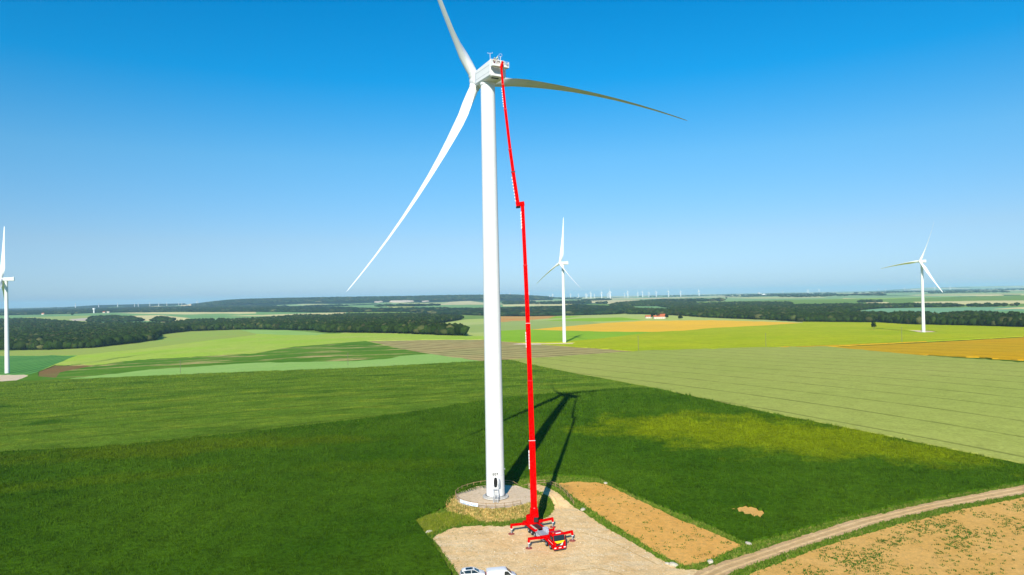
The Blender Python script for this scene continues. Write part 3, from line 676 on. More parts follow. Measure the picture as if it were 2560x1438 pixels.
    for xx, rr in ((-1.4, 1.25), (-1.2, 1.65), (-.3, 1.85), (.6, 1.75), (1.3, 1.35), (1.75, .85), (1.95, .3)):
        rings.append([H+a*xx+(e1*math.cos(t_)+e2*math.sin(t_))*rr for t_ in np.linspace(0, 2*math.pi, 25)[:-1]])
    h.loft(rings)
    for k in range(3):
        q = R(th+120*k); b = e1*math.cos(q)+e2*math.sin(q); h.tube(H+b*.8, H+b*1.95, 1.3, 1.25, 20)
    h.build('hub', WHITE, root, smooth=True)
    for k in range(3):
        blade_mb(H, a, e1, e2, th+120*k, Rr, bend, pit, cone, fat=(1. if detail else 1.4), cpit=cpit, tws=tws).build('blade', WHITE2, root, smooth=True)
    if not detail:
        m = MB(); c0 = O-ah*(rear-.9)+vec(0, 0, 2.0); m.tube(c0-sd, c0-sd+vec(0, 0, 1.4), .08); m.build('wind_vane', WHITE, nac); m = MB(); m.tube(c0+sd, c0+sd+vec(0, 0, 1.4), .08); m.build('wind_vane', WHITE, nac)
    return root
main = turbine('wind_turbine', TW[0], TW[1], .25, 95.33, -29.06, 5.92, 57.77, 5.39, 12.0, 121.66, -1.89, 2.08, 1.62, 'huge white wind turbine in the foreground being serviced by the red boom lift', cpit=276, tws=1)
c_ = MB(); c_.lathe([(2.2, .30), (2.35, .30), (2.35, .1), (2.9, .1), (2.95, -.1)], 48, cap=False)
c_.build('foundation_ring', CONC, main)
for i in range(70):
    bt = MB(); t_ = 2*math.pi*i/70; bt.tube((2.22*math.cos(t_), 2.22*math.sin(t_), .28), (2.22*math.cos(t_), 2.22*math.sin(t_), .46), .035, n=5); bt.build('anchor_bolt', DARK, main)
# door, stairs, lettering
def onwall(ang, z, off): r = 2.08-(.46*((z/93.6)**1.15))+off; return (r*math.cos(ang), r*math.sin(ang), z)
dA = R(-90+3.5)
def oval(hw, hh, z, off, n=28):
    return [onwall(dA+math.cos(t_)*hw/2.08, z+(math.sin(t_)*hh if abs(math.sin(t_)) < .0 else (max(-1, min(1, math.sin(t_)*1.15))*hh)), off) for t_ in np.linspace(0, 2*math.pi, n+1)[:-1]]
d = MB(); d.loft([oval(.62, 1.32, 3.6, -.05), oval(.62, 1.32, 3.6, .10), oval(.42, 1.12, 3.6, .10), oval(.42, 1.12, 3.6, -.05)], cap=False); dr = d.build('door_frame', WHITE2, main, smooth=False)
d = MB(); d.add(oval(.44, 1.13, 3.6, .03), [tuple(range(28))]); d.build('doorway', BLACK, dr)
d = MB(); h0 = Vector(onwall(dA+.27, 3.6, .08)); dv = Vector((.30, -.95, 0)).normalized()
d.loft([[h0+dv*(.45+.42*math.cos(t_))+vec(0, 0, 1.12*max(-1, min(1, 1.15*math.sin(t_))))+vec(.95, .3, 0)*o_ for t_ in np.linspace(0, 2*math.pi, 21)[:-1]] for o_ in (0, .07)]); d.build('door', LGREY, main)
st = empty('steel_stairs', (TW[0]+2.1*math.cos(dA), TW[1]+2.1*math.sin(dA), .1)); tag(st, 'galvanised steel stairs leading up to the door of the big tower', 'stairs')
m = MB(); m.box(-.55, .55, -.75, .05, 2.28, 2.34); m.build('landing', GALV, st)
for k in range(9):
    m = MB(); zz = 2.1-k*.24; yy = -.8-k*.17; m.box(-.42, .42, yy-.13, yy+.1, zz-.03, zz+.01); m.build('step', GALV, st)
for sx in (-.47, .47):
    m = MB(); m.bar((sx, -.7, 2.3), (sx, -2.35, -.05), .06, .2); m.build('stringer', GALV, st)
    m = MB(); m.bar((sx*1.1, -.0, 3.35), (sx*1.1, -.75, 3.35), .05); m.bar((sx*1.1, -.75, 3.35), (sx*1.1, -2.4, .95), .05); m.bar((sx*1.1, -.75, 2.85), (sx*1.1, -2.4, .45), .04)
    for f in (0, .33, .66, 1.): m.bar((sx*1.1, -.75-1.65*f, 2.25-2.3*f), (sx*1.1, -.75-1.65*f, 3.35-2.4*f), .05)
    m.bar((sx*1.1, -.05, 2.3), (sx*1.1, -.05, 3.35), .05); m.build('handrail', GALV, st)
cu = bpy.data.curves.new('lettering', 'FONT'); cu.body = 'E07'; cu.size = .78; cu.align_x = 'CENTER'; cu.extrude = .01; cu.offset = .025; cu.space_character = 1.15
to = bpy.data.objects.new('tmp_text', cu); COL.objects.link(to); bpy.context.view_layer.update()
me = bpy.data.meshes.new_from_object(to.evaluated_get(bpy.context.evaluated_depsgraph_get())); bpy.data.objects.remove(to)
for v in me.vertices:
    v.co = Vector(onwall(dA-.02+v.co.x/2.08, 5.15+v.co.y, .03+v.co.z))
lt = link_mesh('lettering', me, BLACK, main); tag(lt, 'black lettering E07 above the door')
m = MB(); m.lathe([(2.055, 5.02), (2.085, 5.02), (2.085, 5.06), (2.055, 5.06)], 64); m.build('cable_band', LGREY, main, smooth=True)
m = MB(); m.box(2.0, 2.28, -.12, .12, 6.0, 6.2); m.build('lamp', GREY, main)
# three more turbines on the plateau
def far_t(px, py, Y, hub, yaw, th, bend, pit, cone, label, cp=281):
    d = raydir(px, py); x, y = d.x*Y, Y; z = tz1(x, y)
    return turbine('wind_turbine', x, y, z, hub, yaw, th, 54.5, 4.2, bend, pit, cone, 2.1, 1.5, label, rear=6.8, detail=False, cpit=cp, tws=1)
far_t(1411, 855, 815, 95, -120, 99, 5, 90, 1, 'white wind turbine on the yellow green field, just right of the red boom')
far_t(2309, 830, 911, 95, -116, 116, 5, 60, 1, 'white wind turbine at the right, beside the near edge of the dark wood', cp=232)
far_t(18, 938, 705, 97, -118, 95, 5, 80, 1, 'white wind turbine cut by the left edge of the picture')
def small_turbine_mesh(yaw, th):
    a, e1, e2 = frame(yaw); m = MB(); m.lathe([(7., -6), (5.4, 93)], 10)
    ah = Vector((a.x, a.y, 0)).normalized(); H = vec(0, 0, 95)+ah*4
    m.bar(vec(0, 0, 95)+ah*3, vec(0, 0, 95)-ah*7, 4, 4); m.tube(H-a*1.5, H+a*1.7, 1.8, 1., 10)
    for k in range(3):
        b = blade_mb(H, a, e1, e2, th+120*k, 54, 2, 10, 1, secs=6, fat=4.); m.add(b.v, b.f)
    o = m.build('wind_turbine', WHITE, None); return o
protos = {}
ORD = ['first', 'second', 'third', 'fourth', 'fifth', 'sixth', 'seventh', 'eighth', 'ninth', 'tenth', 'eleventh', 'twelfth', 'thirteenth', 'fourteenth', 'fifteenth', 'sixteenth', 'seventeenth', 'eighteenth', 'nineteenth', 'twentieth', 'twenty first', 'twenty second', 'twenty third', 'twenty fourth']
def farm_of(items, oy, ox, lab, group, Dmax, Dmin=0, sc=1.0):
    items = sorted(items)
    for i, (px, t0, b0) in enumerate(items):
        X = ox+px/4; yt = oy+t0/4; yb = oy+b0/4; D = 146*FPX/(yb-yt); Dc = min(max(D, Dmin), Dmax); k = Dc/D*sc
        th = [92, 80, 104, 60, 70, 110][i*7 % 6]
        if th not in protos:
            protos[th] = o = small_turbine_mesh(-118, th); first = True
        else: o = bpy.data.objects.new('wind_turbine', protos[th].data); COL.objects.link(o)
        d = raydir(X, yb); o.location = (d.x*Dc, Dc, tz1(d.x*Dc, Dc)); o.scale = (k,)*3
        tag(o, lab % ORD[i], 'wind turbine', group)
farm_of([(755, 195, 270), (987, 190, 245), (1178, 185, 245), (1345, 190, 240), (1383, 188, 242), (1498, 185, 240), (1586, 186, 232), (1668, 182, 235), (1787, 178, 218), (1818, 180, 218), (1968, 179, 225), (1979, 175, 226)], 700, 0, 'tiny turbine on the left horizon, %s from the left of twelve', 'tiny turbines on the left horizon', 9300)
farm_of([(1792, 145, 200), (1893, 145, 200), (1990, 145, 200), (2142, 145, 200), (2258, 145, 200)], 700, 640, 'tiny turbine behind the blue wooded ridge, %s from the left of five', 'tiny turbines behind the wooded ridge', 15000, 15000)
farm_of([(-18, 120, 208), (170, 205, 300), (378, 205, 260), (408, 195, 265), (587, 200, 272), (667, 205, 265), (740, 205, 268), (750, 202, 265), (790, 183, 277), (825, 195, 250), (898, 190, 287), (957, 205, 267), (970, 195, 268), (983, 173, 287), (1127, 205, 265), (1160, 175, 264), (1260, 190, 262), (1307, 172, 255), (1370, 185, 257), (1443, 180, 261), (1567, 175, 262), (1688, 180, 257), (1871, 176, 256)], 680, 1280, 'small turbine on the far plain, %s from the left of twenty three', 'small turbines on the far plain', 11500)
farm_of([(150, 178, 222), (395, 172, 220), (408, 172, 220), (512, 165, 214), (1110, 162, 202), (1175, 162, 200), (1368, 158, 202), (1670, 172, 218), (1822, 168, 219)], 680, 1920, 'faint tiny turbine on the right horizon, %s from the left of nine', 'faint turbines on the right horizon', 15500)

# ------------------------------------------------------------------ fence
fc = []
for a in np.linspace(R(-52), R(-180), 24): fc.append((cc[0]+9.05*math.cos(a), cc[1]+9.05*math.sin(a)))
for a in np.linspace(R(180), R(75), 20)[1:]: fc.append((cc[0]+9.3*math.cos(a), cc[1]+9.6*math.sin(a)))
for p_ in ((1.5, 165.8), (4.5, 165.6), (7.0, 164.6), (8.8, 162.9), (10.2, 160.6), (11.3, 158.0), (12.2, 155.2), (12.9, 152.2)): fc.append(p_)
def resample(pts, s):
    out = [pts[0]]; acc = 0
    for a, b in zip(pts, pts[1:]):
        L_ = math.hypot(b[0]-a[0], b[1]-a[1]); 
        while acc+L_ >= s:
            t_ = (s-acc)/L_; a = (a[0]+(b[0]-a[0])*t_, a[1]+(b[1]-a[1])*t_); out.append(a); L_ = math.hypot(b[0]-a[0], b[1]-a[1]); acc = 0
        acc += L_
    return out
fp = resample(fc, 1.95)
fr = empty('wooden_fence', (fp[0][0], fp[0][1], tz1(*fp[0]))); tag(fr, 'low wooden post and rail fence curving round the turbine platform', 'fence')
O3 = Vector(fr.location); prev = None
for i, (x, y) in enumerate(fp):
    g = Vector((x, y, tz1(x, y)-.1))-O3; m = MB(); lean = vec(random.uniform(-.04, .04), random.uniform(-.04, .04), 0)
    m.tube(g, g+vec(0, 0, 1.3)+lean, .075, .065, 8); m.build('post', WOOD, fr)
    if prev is not None:
        for zz in (.55, 1.12):
            m = MB(); m.bar(prev+vec(0, 0, zz+.05), g+vec(0, 0, zz+.05), .05, .10); m.build('rail', WOOD, fr)
    prev = g
# banner on the fence
bn = MB(); bs = []
for i in range(13):
    a = R(-148+i*2.9); x, y = cc[0]+9.16*math.cos(a), cc[1]+9.16*math.sin(a); z = tz1(x, y); bs.append((x, y, z))
b0_ = bs[0]
for p, q in zip(bs, bs[1:]):
    bn.hull8([(p[0]-b0_[0], p[1]-b0_[1], p[2]-b0_[2]+.25), (q[0]-b0_[0], q[1]-b0_[1], q[2]-b0_[2]+.25), (q[0]-b0_[0], q[1]-b0_[1]+.02, q[2]-b0_[2]+.25), (p[0]-b0_[0], p[1]-b0_[1]+.02, p[2]-b0_[2]+.25), (p[0]-b0_[0], p[1]-b0_[1], p[2]-b0_[2]+1.0), (q[0]-b0_[0], q[1]-b0_[1], q[2]-b0_[2]+1.0), (q[0]-b0_[0], q[1]-b0_[1]+.02, q[2]-b0_[2]+1.0), (p[0]-b0_[0], p[1]-b0_[1]+.02, p[2]-b0_[2]+1.0)])
bo = bn.build('banner', None, None, mats=[plain('banner_cloth', (.72, .76, .82), .7, .2)]); bo.location = b0_; tag(bo, 'long white banner with faded blue print hung on the platform fence', 'banner')
mb2 = MB()
for i in (3, 4, 6, 8, 9, 10):
    p = bs[i]; q = bs[i+1]; dx, dy = (q[0]-p[0]), (q[1]-p[1]); px_, py_ = p[0]-b0_[0], p[1]-b0_[1]-.03
    mb2.bar((px_+dx*.15, py_+dy*.15, p[2]-b0_[2]+.42+.1*(i % 3)), (px_+dx*.8, py_+dy*.8, q[2]-b0_[2]+.42+.1*(i % 3)), .015, .16)
mb2.build('print', plain('blue_print', (.15, .28, .45), .7, .2), bo)

# ------------------------------------------------------------------ truck mounted boom lift
hd = math.atan2(-.923, .385); TX, TY = 7.85, 125.95; TZ = tz1(6, 131)+.0
lift = empty('boom_lift_truck', (TX, TY, TZ), hd)
tag(lift, 'red boom lift truck on spread outriggers, its boom raised to the turbine top', 'boom lift truck')
LM = Matrix.Translation((TX, TY, TZ)) @ Matrix.Rotation(hd, 4, 'Z'); LI = LM.inverted()
def W2L(p): return LI @ Vector(p)
def wheel(x, y, par, r=.52):
    m = MB(); s = 1 if y > 0 else -1
    rings = []
    for yy, rr in ((-.17, r*.55), (-.17, r*.9), (-.12, r), (.12, r), (.17, r*.9), (.17, r*.55)):
        rings.append([(x+rr*math.cos(t_), y+yy, r+rr*math.sin(t_)) for t_ in np.linspace(0, 2*math.pi, 29)[:-1]])
    m.loft(rings); w_ = m.build('wheel', BLACK, par, smooth=True)
    m = MB(); yo = y+s*.10; rings = []
    for yy, rr in ((0, r*.58), (.08*s, r*.56), (.05*s, r*.40), (-.02*s, r*.34), (.10*s, r*.2), (.12*s, .01)):
        rings.append([(x+rr*math.cos(t_), yo+yy, r+rr*math.sin(t_)) for t_ in np.linspace(0, 2*math.pi, 21)[:-1]])
    m.loft(rings); m.build('rim', LGREY, w_, smooth=True)
for ax in (-1.55, -3.35, -8.5, -9.95, -11.4):
    for sy in (-1.05, 1.05): wheel(ax, sy, lift)
m = MB(); m.box(-14.0, -.8, -.42, -.24, .72, 1.05); m.box(-14.0, -.8, .24, .42, .72, 1.05)
for xx in (-2, -4.5, -7, -9.3, -11, -13.6): m.box(xx-.1, xx+.1, -.24, .24, .75, 1.0)
m.build('chassis', DARK, lift)
m = MB()
for ax in (-1.55, -3.35, -8.5, -9.95, -11.4): m.tube((ax, -.95, .52), (ax, .95, .52), .09)
m.build('axles', DARK, lift)
# cab
cabp = [(-2.25, .95), (-2.25, 2.95), (-2.0, 3.12), (-.75, 3.15), (-.42, 3.0), (-.10, 1.85), (0, 1.6), (.02, .95)]
m = MB(); m.prism(cabp, -1.22, 1.22); cab = m.build('cab', RED, lift, bevel=.07)
m = MB(); m.prism([(-2.1, 3.11), (-1.9, 3.2), (-.85, 3.22), (-.5, 3.1), (-.8, 3.155), (-1.98, 3.125)], -1.05, 1.05); m.build('roof_panel', CRIM, cab, bevel=.03)
m = MB(); m.hull8([(-.355, -1.1, 2.86), (-.10, -1.1, 1.93), (-.10, 1.1, 1.93), (-.355, 1.1, 2.86), (-.33, -1.1, 2.88), (-.055, -1.1, 1.93), (-.055, 1.1, 1.93), (-.33, 1.1, 2.88)]); m.build('windscreen', GLASS, cab, bevel=.02)
m = MB(); m.add([(-.02, -1.05, 1.92), (-.02, 1.05, 1.92), (.045, .55, 1.52), (.045, -.55, 1.52), (.02, -1.05, 1.92), (.02, 1.05, 1.92), (.075, .55, 1.52), (.075, -.55, 1.52)], [(0, 1, 2, 3), (7, 6, 5, 4), (0, 4, 5, 1), (1, 5, 6, 2), (2, 6, 7, 3), (3, 7, 4, 0)]); m.build('yellow_panel', YEL, cab)
m = MB()
for k in range(4): m.box(.02, .06, -.8, .8, 1.05+k*.11, 1.12+k*.11)
m.build('grille', DARK, cab)
m = MB(); m.add([(.075, -.02, 1.12), (.075, .5, 1.12), (.075, .66, 1.62), (.075, .28, 1.36), (.09, -.02, 1.12), (.09, .5, 1.12), (.09, .66, 1.62), (.09, .28, 1.36)], [(0, 1, 2, 3), (7, 6, 5, 4), (0, 4, 5, 1), (1, 5, 6, 2), (2, 6, 7, 3), (3, 7, 4, 0)]); m.build('white_emblem', WHITE, cab)
m = MB(); m.box(-.35, .12, -1.24, 1.24, .42, .92); bmp = m.build('bumper', RED, cab, bevel=.06)
m = MB(); m.box(-.3, .14, -1.15, 1.15, .28, .44); m.build('lower_lip', DARK, cab)
m = MB(); m.box(.121, .14, -.26, .26, .66, .78); m.build('number_plate', WHITE, cab)
for sy in (-1, 1):
    m = MB(); m.box(.05, .135, sy*.95-.2, sy*.95+.2, .62, .82); m.build('headlight', CAP, cab, bevel=.03)
    m = MB(); m.box(-1.5, -.55, sy*1.222-.012, sy*1.222+.012, 2.0, 2.72); m.build('side_window', GLASS, cab, bevel=.01)
    m = MB(); m.box(-.25, -.15, min(sy*1.25, sy*1.45), max(sy*1.25, sy*1.45), 2.0, 2.75); m.build('mirror', BLACK, cab, bevel=.02)
    m = MB()
    for z_ in (.5, .85): m.box(-1.0, -.45, min(sy*1.18, sy*1.26), max(sy*1.18, sy*1.26), z_, z_+.05)
    m.build('cab_step', DARK, cab)
    m = MB(); m.prism([(-2.2, .95), (-2.2, .5), (-2.05, .8), (-1.8, 1.02), (-1.55, 1.1), (-1.3, 1.02), (-1.0, .8), (-.9, .5), (-.3, .5), (-.3, .95), (-.9, 1.1), (-2.2, 1.1)], min(sy*.86, sy*1.235), max(sy*.86, sy*1.235)); m.build('wheel_arch', RED, cab)
m = MB(); m.box(-.62, -.5, -.5, .5, 3.12, 3.24); m.build('roof_sign', WHITE, cab)
for sy in (-.9, .9):
    m = MB(); m.lathe([(.09, 0), (.09, .16), (.03, .2)], 10, (-.8, sy, 3.14)); m.build('beacon', plain('amber', (.7, .25, .02), .3, .5), cab)
# side lines (white)
for sy in (-1, 1):
    m = MB(); y_ = sy*1.245; m.bar((-.3, y_, 1.35), (-2.2, y_, 1.62), .012, .06); m.build('side_stripe', WHITE, cab)
# superstructure behind the cab
m = MB(); m.box(-4.4, -2.45, -1.2, 1.2, 1.05, 1.55); m.box(-4.4, -3.2, -1.2, 1.2, 1.55, 1.75); m.build('front_frame', RED, lift, bevel=.04)
m = MB(); m.prism([(-4.3, 1.05), (-4.3, .85), (-3.9, 1.02), (-2.8, 1.02), (-2.5, .85), (-2.5, 1.05)], -1.24, -.85); m.build('mudguard', DARK, lift)
m = MB(); m.prism([(-4.3, 1.05), (-4.3, .85), (-3.9, 1.02), (-2.8, 1.02), (-2.5, .85), (-2.5, 1.05)], .85, 1.24); m.build('mudguard', DARK, lift)
m = MB(); m.box(-8.3, -4.4, -1.2, 1.2, 1.08, 1.22); m.build('deck', GREY, lift)
m = MB()
for k in range(4): m.box(-8.1+k*.92, -7.25+k*.92, .35, 1.22, 1.225, 1.95)
m.build('storage_box', LGREY, lift, bevel=.04)
m = MB(); m.box(-7.9, -4.6, -1.22, -.55, .55, 1.07); m.build('storage_box', LGREY, lift, bevel=.04)
m = MB(); m.box(-7.7, -4.8, -1.1, .2, 1.222, 1.50); m.build('storage_box', GREY, lift, bevel=.05)
m = MB(); m.add([(-5.1, .3, 1.95), (-5.1, 1.2, 1.95), (-5.1, 1.35, 2.75), (-5.1, 1.1, 2.45), (-5.1, .4, 2.45), (-5.1, .15, 2.75), (-4.7, .3, 1.95), (-4.7, 1.2, 1.95), (-4.7, 1.35, 2.75), (-4.7, 1.1, 2.45), (-4.7, .4, 2.45), (-4.7, .15, 2.75)], [(0, 1, 2, 3, 4, 5), (11, 10, 9, 8, 7, 6)]+[(i, (i+1) % 6, 6+(i+1) % 6, 6+i) for i in range(6)]); m.build('boom_cradle', RED, lift)
m = MB(); m.box(-14.2, -8.3, -1.22, -.62, 1.08, 1.62); m.box(-14.2, -8.3, .62, 1.22, 1.08, 1.62); m.box(-14.2, -13.2, -.62, .62, 1.08, 1.62); m.build('rear_frame', RED, lift, bevel=.04)
m = MB(); m.box(-11.0, -8.35, -1.1, -.7, 1.62, 1.66); m.build('walkway', STONE, lift)
m = MB(); m.box(-10.9, -8.5, -.55, .55, 1.5, 1.70); m.build('grating', plain('dark_grating', (.07, .02, .02), .7, .2), lift, bevel=.02)
m = MB()
m.bar((-7.2, -1.35, .25), (-6.9, -1.25, 2.1), .05); m.bar((-6.6, -1.35, .25), (-6.7, -1.25, 2.1), .05)
for k in range(6): m.bar((-7.15+.045*k, -1.34, .45+k*.28), (-6.62-.012*k, -1.34, .45+k*.28), .035)
m.build('ladder', GALV, lift)
m = MB(); m.bar((-6.8, -1.22, 2.0), (-5.0, -1.22, 1.25), .05); m.build('handrail', GALV, lift)
m = MB(); m.box(-14.25, -14.2, -1.1, 1.1, .7, 1.0); m.build('rear_bumper', DARK, lift)
# outriggers
for xx in (-3.75, -12.25):
    for sy in (-1, 1):
        if xx < -10 and sy > 0: pass
        e = 4.55*sy
        m = MB(); m.bar((xx, sy*.3, 1.62), (xx, sy*2.2, 1.66), .5, .52, up=(0, 0, 1)); m.bar((xx, sy*2.2, 1.66), (xx, e+sy*.12, 1.78), .38, .44); o = m.build('outrigger_beam', RED, lift, bevel=.03)
        m = MB(); m.box(xx-.19, xx+.19, e-.17, e+.17, .95, 1.60); m.build('jack_leg', RED, o, bevel=.02)
        m = MB(); m.box(xx-.195, xx+.195, e-.175, e+.175, .95, 1.12); m.build('warning_band', WHITE, o)
        m = MB(); m.tube((xx, e, .12), (xx, e, 1.0), .10, n=14); m.build('jack_ram', GREY, o, smooth=True)
        m = MB(); m.lathe([(.62, .02), (.62, .10), (.25, .15), (.2, .22)], 24, (xx, e, 0)); m.build('foot_plate', RUST, o)
# turntable
tcx = -12.2
m = MB(); m.lathe([(1.12, 1.6), (1.12, 1.75), (1.0, 1.78), (1.0, 1.95)], 36, (tcx, 0, 0)); m.build('turntable', RED, lift, smooth=True)
m = MB(); m.lathe([(1.08, 1.95), (1.08, 3.0), (.95, 3.1)], 36, (tcx-.1, -.15, 0)); tb = m.build('slewing_drum', RED, lift, smooth=True)
m = MB(); m.box(tcx+.55, tcx+1.15, -.1, .75, 2.0, 2.9); m.build('slewing_recess', DARK, tb)
m = MB(); m.tube((tcx+.8, .35, 2.1), (tcx+.4, .3, 4.6), .13, n=12); m.build('lift_cylinder', GREY, tb)
def sec(name, a, b, w0, w1, par, mat=RED, bev=.03, dep=1.12):
    m = MB(); A = Vector(a); B = Vector(b); m.bar(W2L(A), W2L(B), w0, w0*dep, w1, w1*dep, up=LI.to_3x3() @ Vector((0, -1, 0))); return m.build(name, mat, par, bevel=bev)
b0 = Vector((3.55, 137.35, 1.15)); b1 = Vector((2.6, 147.6, 65.3)); 
zs_ = [1.15, 2.8, 15.9, 27.8, 39.6, 51.9, 65.6]; wd = [1.75, 1.50, 1.28, 1.10, .98, .86, .78]
lower = None
def on(z): t_ = (z-b0.z)/(b1.z-b0.z); return b0+(b1-b0)*t_+vec(.22*math.sin(math.pi*min(1, max(0, t_))), 0, 0)
for i in range(6):
    w_ = wd[i+1] if i else 1.75
    o = sec('boom_section', on(zs_[i]-(.6 if i > 1 else 0)), on(zs_[i+1]), w_, (wd[1] if i == 0 else w_*.97), lift)
    if 0 < i < 5: sec('collar', on(zs_[i+1]-.06), on(zs_[i+1]+.03), w_*1.08, w_*1.08, o, (LGREY if i in (1, 3) else CRIM), .01)
    if i in (1, 3, 5):      # white lettering bars on the side face, unreadable in the photograph
        L0, L1 = zs_[i], zs_[i+1]; m = MB(); n_l = 6; z_ = L0+(L1-L0)*.58
        for k in range(n_l):
            hh = (L1-L0)*.045; c0 = on(z_+k*hh*1.05); sdv = vec(-1, 0, 0)*(w_/2+.012)
            m.bar(W2L(c0+sdv+vec(0, -.35, 0)), W2L(c0+sdv+vec(0, .25, hh*.75)), .02, hh*.45, up=LI.to_3x3() @ Vector((1, 0, 0)))
            m.bar(W2L(c0+sdv+vec(0, -.40, 0)), W2L(c0+sdv+vec(0, -.40, hh*.8)), .012, w_*.18, up=LI.to_3x3() @ Vector((1, 0, 0)))
        m.build('side_lettering', WHITE, o)
# elbow and upper boom
e0 = on(65.3); u0_ = Vector((1.65, 147.7, 65.2)); u1_ = Vector((-1.42, 148.55, 95.5))
m = MB(); m.bar(W2L(e0+vec(.45, 0, .15)), W2L(u0_+vec(-.45, 0, .0)), .9, .85); elb = m.build('elbow', RED, lift, bevel=.05)
m = MB(); m.bar(W2L(u0_+vec(-.45, 0, -.62)), W2L(u0_+vec(.5, 0, -.55)), .5, .35); m.build('elbow_motor', BLACK, elb)
m = MB(); m.bar(W2L(e0+vec(.4, 0, -.42)), W2L(e0+vec(-.4, 0, -.42)), .86, .3); m.build('elbow_collar', CRIM, elb)
def onu(t_): return u0_+(u1_-u0_)*t_+vec(-.28*math.sin(math.pi*t_), 0, 0)
ts = [0, .235, .40, .69, .87, 1.]; wu = [.78, .70, .62, .55, .48]
for i in range(5):
    o = sec('upper_boom_section', onu(ts[i]-(.02 if i else 0)), onu(ts[i+1]), wu[i], wu[i]*.96, lift)
    if i < 4: sec('collar', onu(ts[i+1]-.003), onu(ts[i+1]+.003), wu[i]*1.12, wu[i]*1.12, o, (DARK if i == 0 else CRIM), .01)
    if i in (0, 3):
        m = MB()
        for k in range(8):
            t_ = ts[i]+(ts[i+1]-ts[i])*(.1+.1*k); c0 = onu(t_); m.bar(W2L(c0+vec(-wu[i]/2-.02, -.2, 0)), W2L(c0+vec(-wu[i]/2-.02, .15, .35)), .02, .3, up=LI.to_3x3() @ Vector((1, 0, 0)))
        m.build('side_lettering', WHITE, o)
# basket
by = R(29.06); bx_ = Vector((math.cos(by), math.sin(by), 0))*1; bf = Vector((math.sin(by), -math.cos(by), 0))
bc = Vector((-1.75, 149.6, 95.85))
def BL(u, v, z): return W2L(bc+bx_*u+bf*v+vec(0, 0, z))
def bbox(u0b, u1b, v0, v1, z0, z1, name, mat, par, bev=0):
    m = MB(); m.hull8([BL(u0b, v0, z0), BL(u1b, v0, z0), BL(u1b, v1, z0), BL(u0b, v1, z0), BL(u0b, v0, z1), BL(u1b, v0, z1), BL(u1b, v1, z1), BL(u0b, v1, z1)]); return m.build(name, mat, par, bevel=bev)
bk = bbox(-2.05, 2.05, -.55, .55, -.05, .08, 'basket', WHITE, lift)
bbox(-2.0, 2.0, .50, .55, .08, .42, 'side_panel', WHITE, bk); bbox(-2.0, 2.0, -.55, -.50, .08, .35, 'side_panel', WHITE, bk)
bbox(-2.05, -2.0, -.5, .5, .08, 1.1, 'side_panel', WHITE, bk); bbox(2.0, 2.05, -.5, .5, .08, 1.1, 'side_panel', WHITE, bk)
m = MB()
for z_ in (.9, 1.15):
    for v_ in (-.53, .53): m.bar(BL(-2.02, v_, z_), BL(2.02, v_, z_), .05)
    for u_b in (-2.02, 2.02): m.bar(BL(u_b, -.53, z_), BL(u_b, .53, z_), .05)
for u_b in (-2.02, -1.0, 0, 1.0, 2.02):
    for v_ in (-.53, .53): m.bar(BL(u_b, v_, .0), BL(u_b, v_, 1.15), .05)
m.build('guard_rail', WHITE, bk)
bbox(1.35, 1.85, .56, .68, .3, .75, 'control_box', GREY, bk, .02); bbox(1.05, 1.3, -.2, .2, .1, 1.1, 'equipment', CREAM, bk, .04); bbox(-.75, -.35, -.3, .3, .1, .95, 'equipment', CREAM, bk, .04); bbox(.25, .6, -.3, .3, .1, 1.2, 'equipment', CREAM, bk, .04)
m = MB(); m.bar(W2L(u1_+vec(0, -.02, -.2)), W2L(u1_+vec(.2, .3, .75)), .5, .5); m.build('basket_mount', RED, bk, bevel=.05)
m = MB(); m.bar(W2L(u1_+vec(.25, .25, .5)), W2L(u1_+vec(.25, .25, 1.35)), .32, .35); m.build('basket_mount', RED, bk, bevel=.05)
for o in [x for x in lift.children]: pass

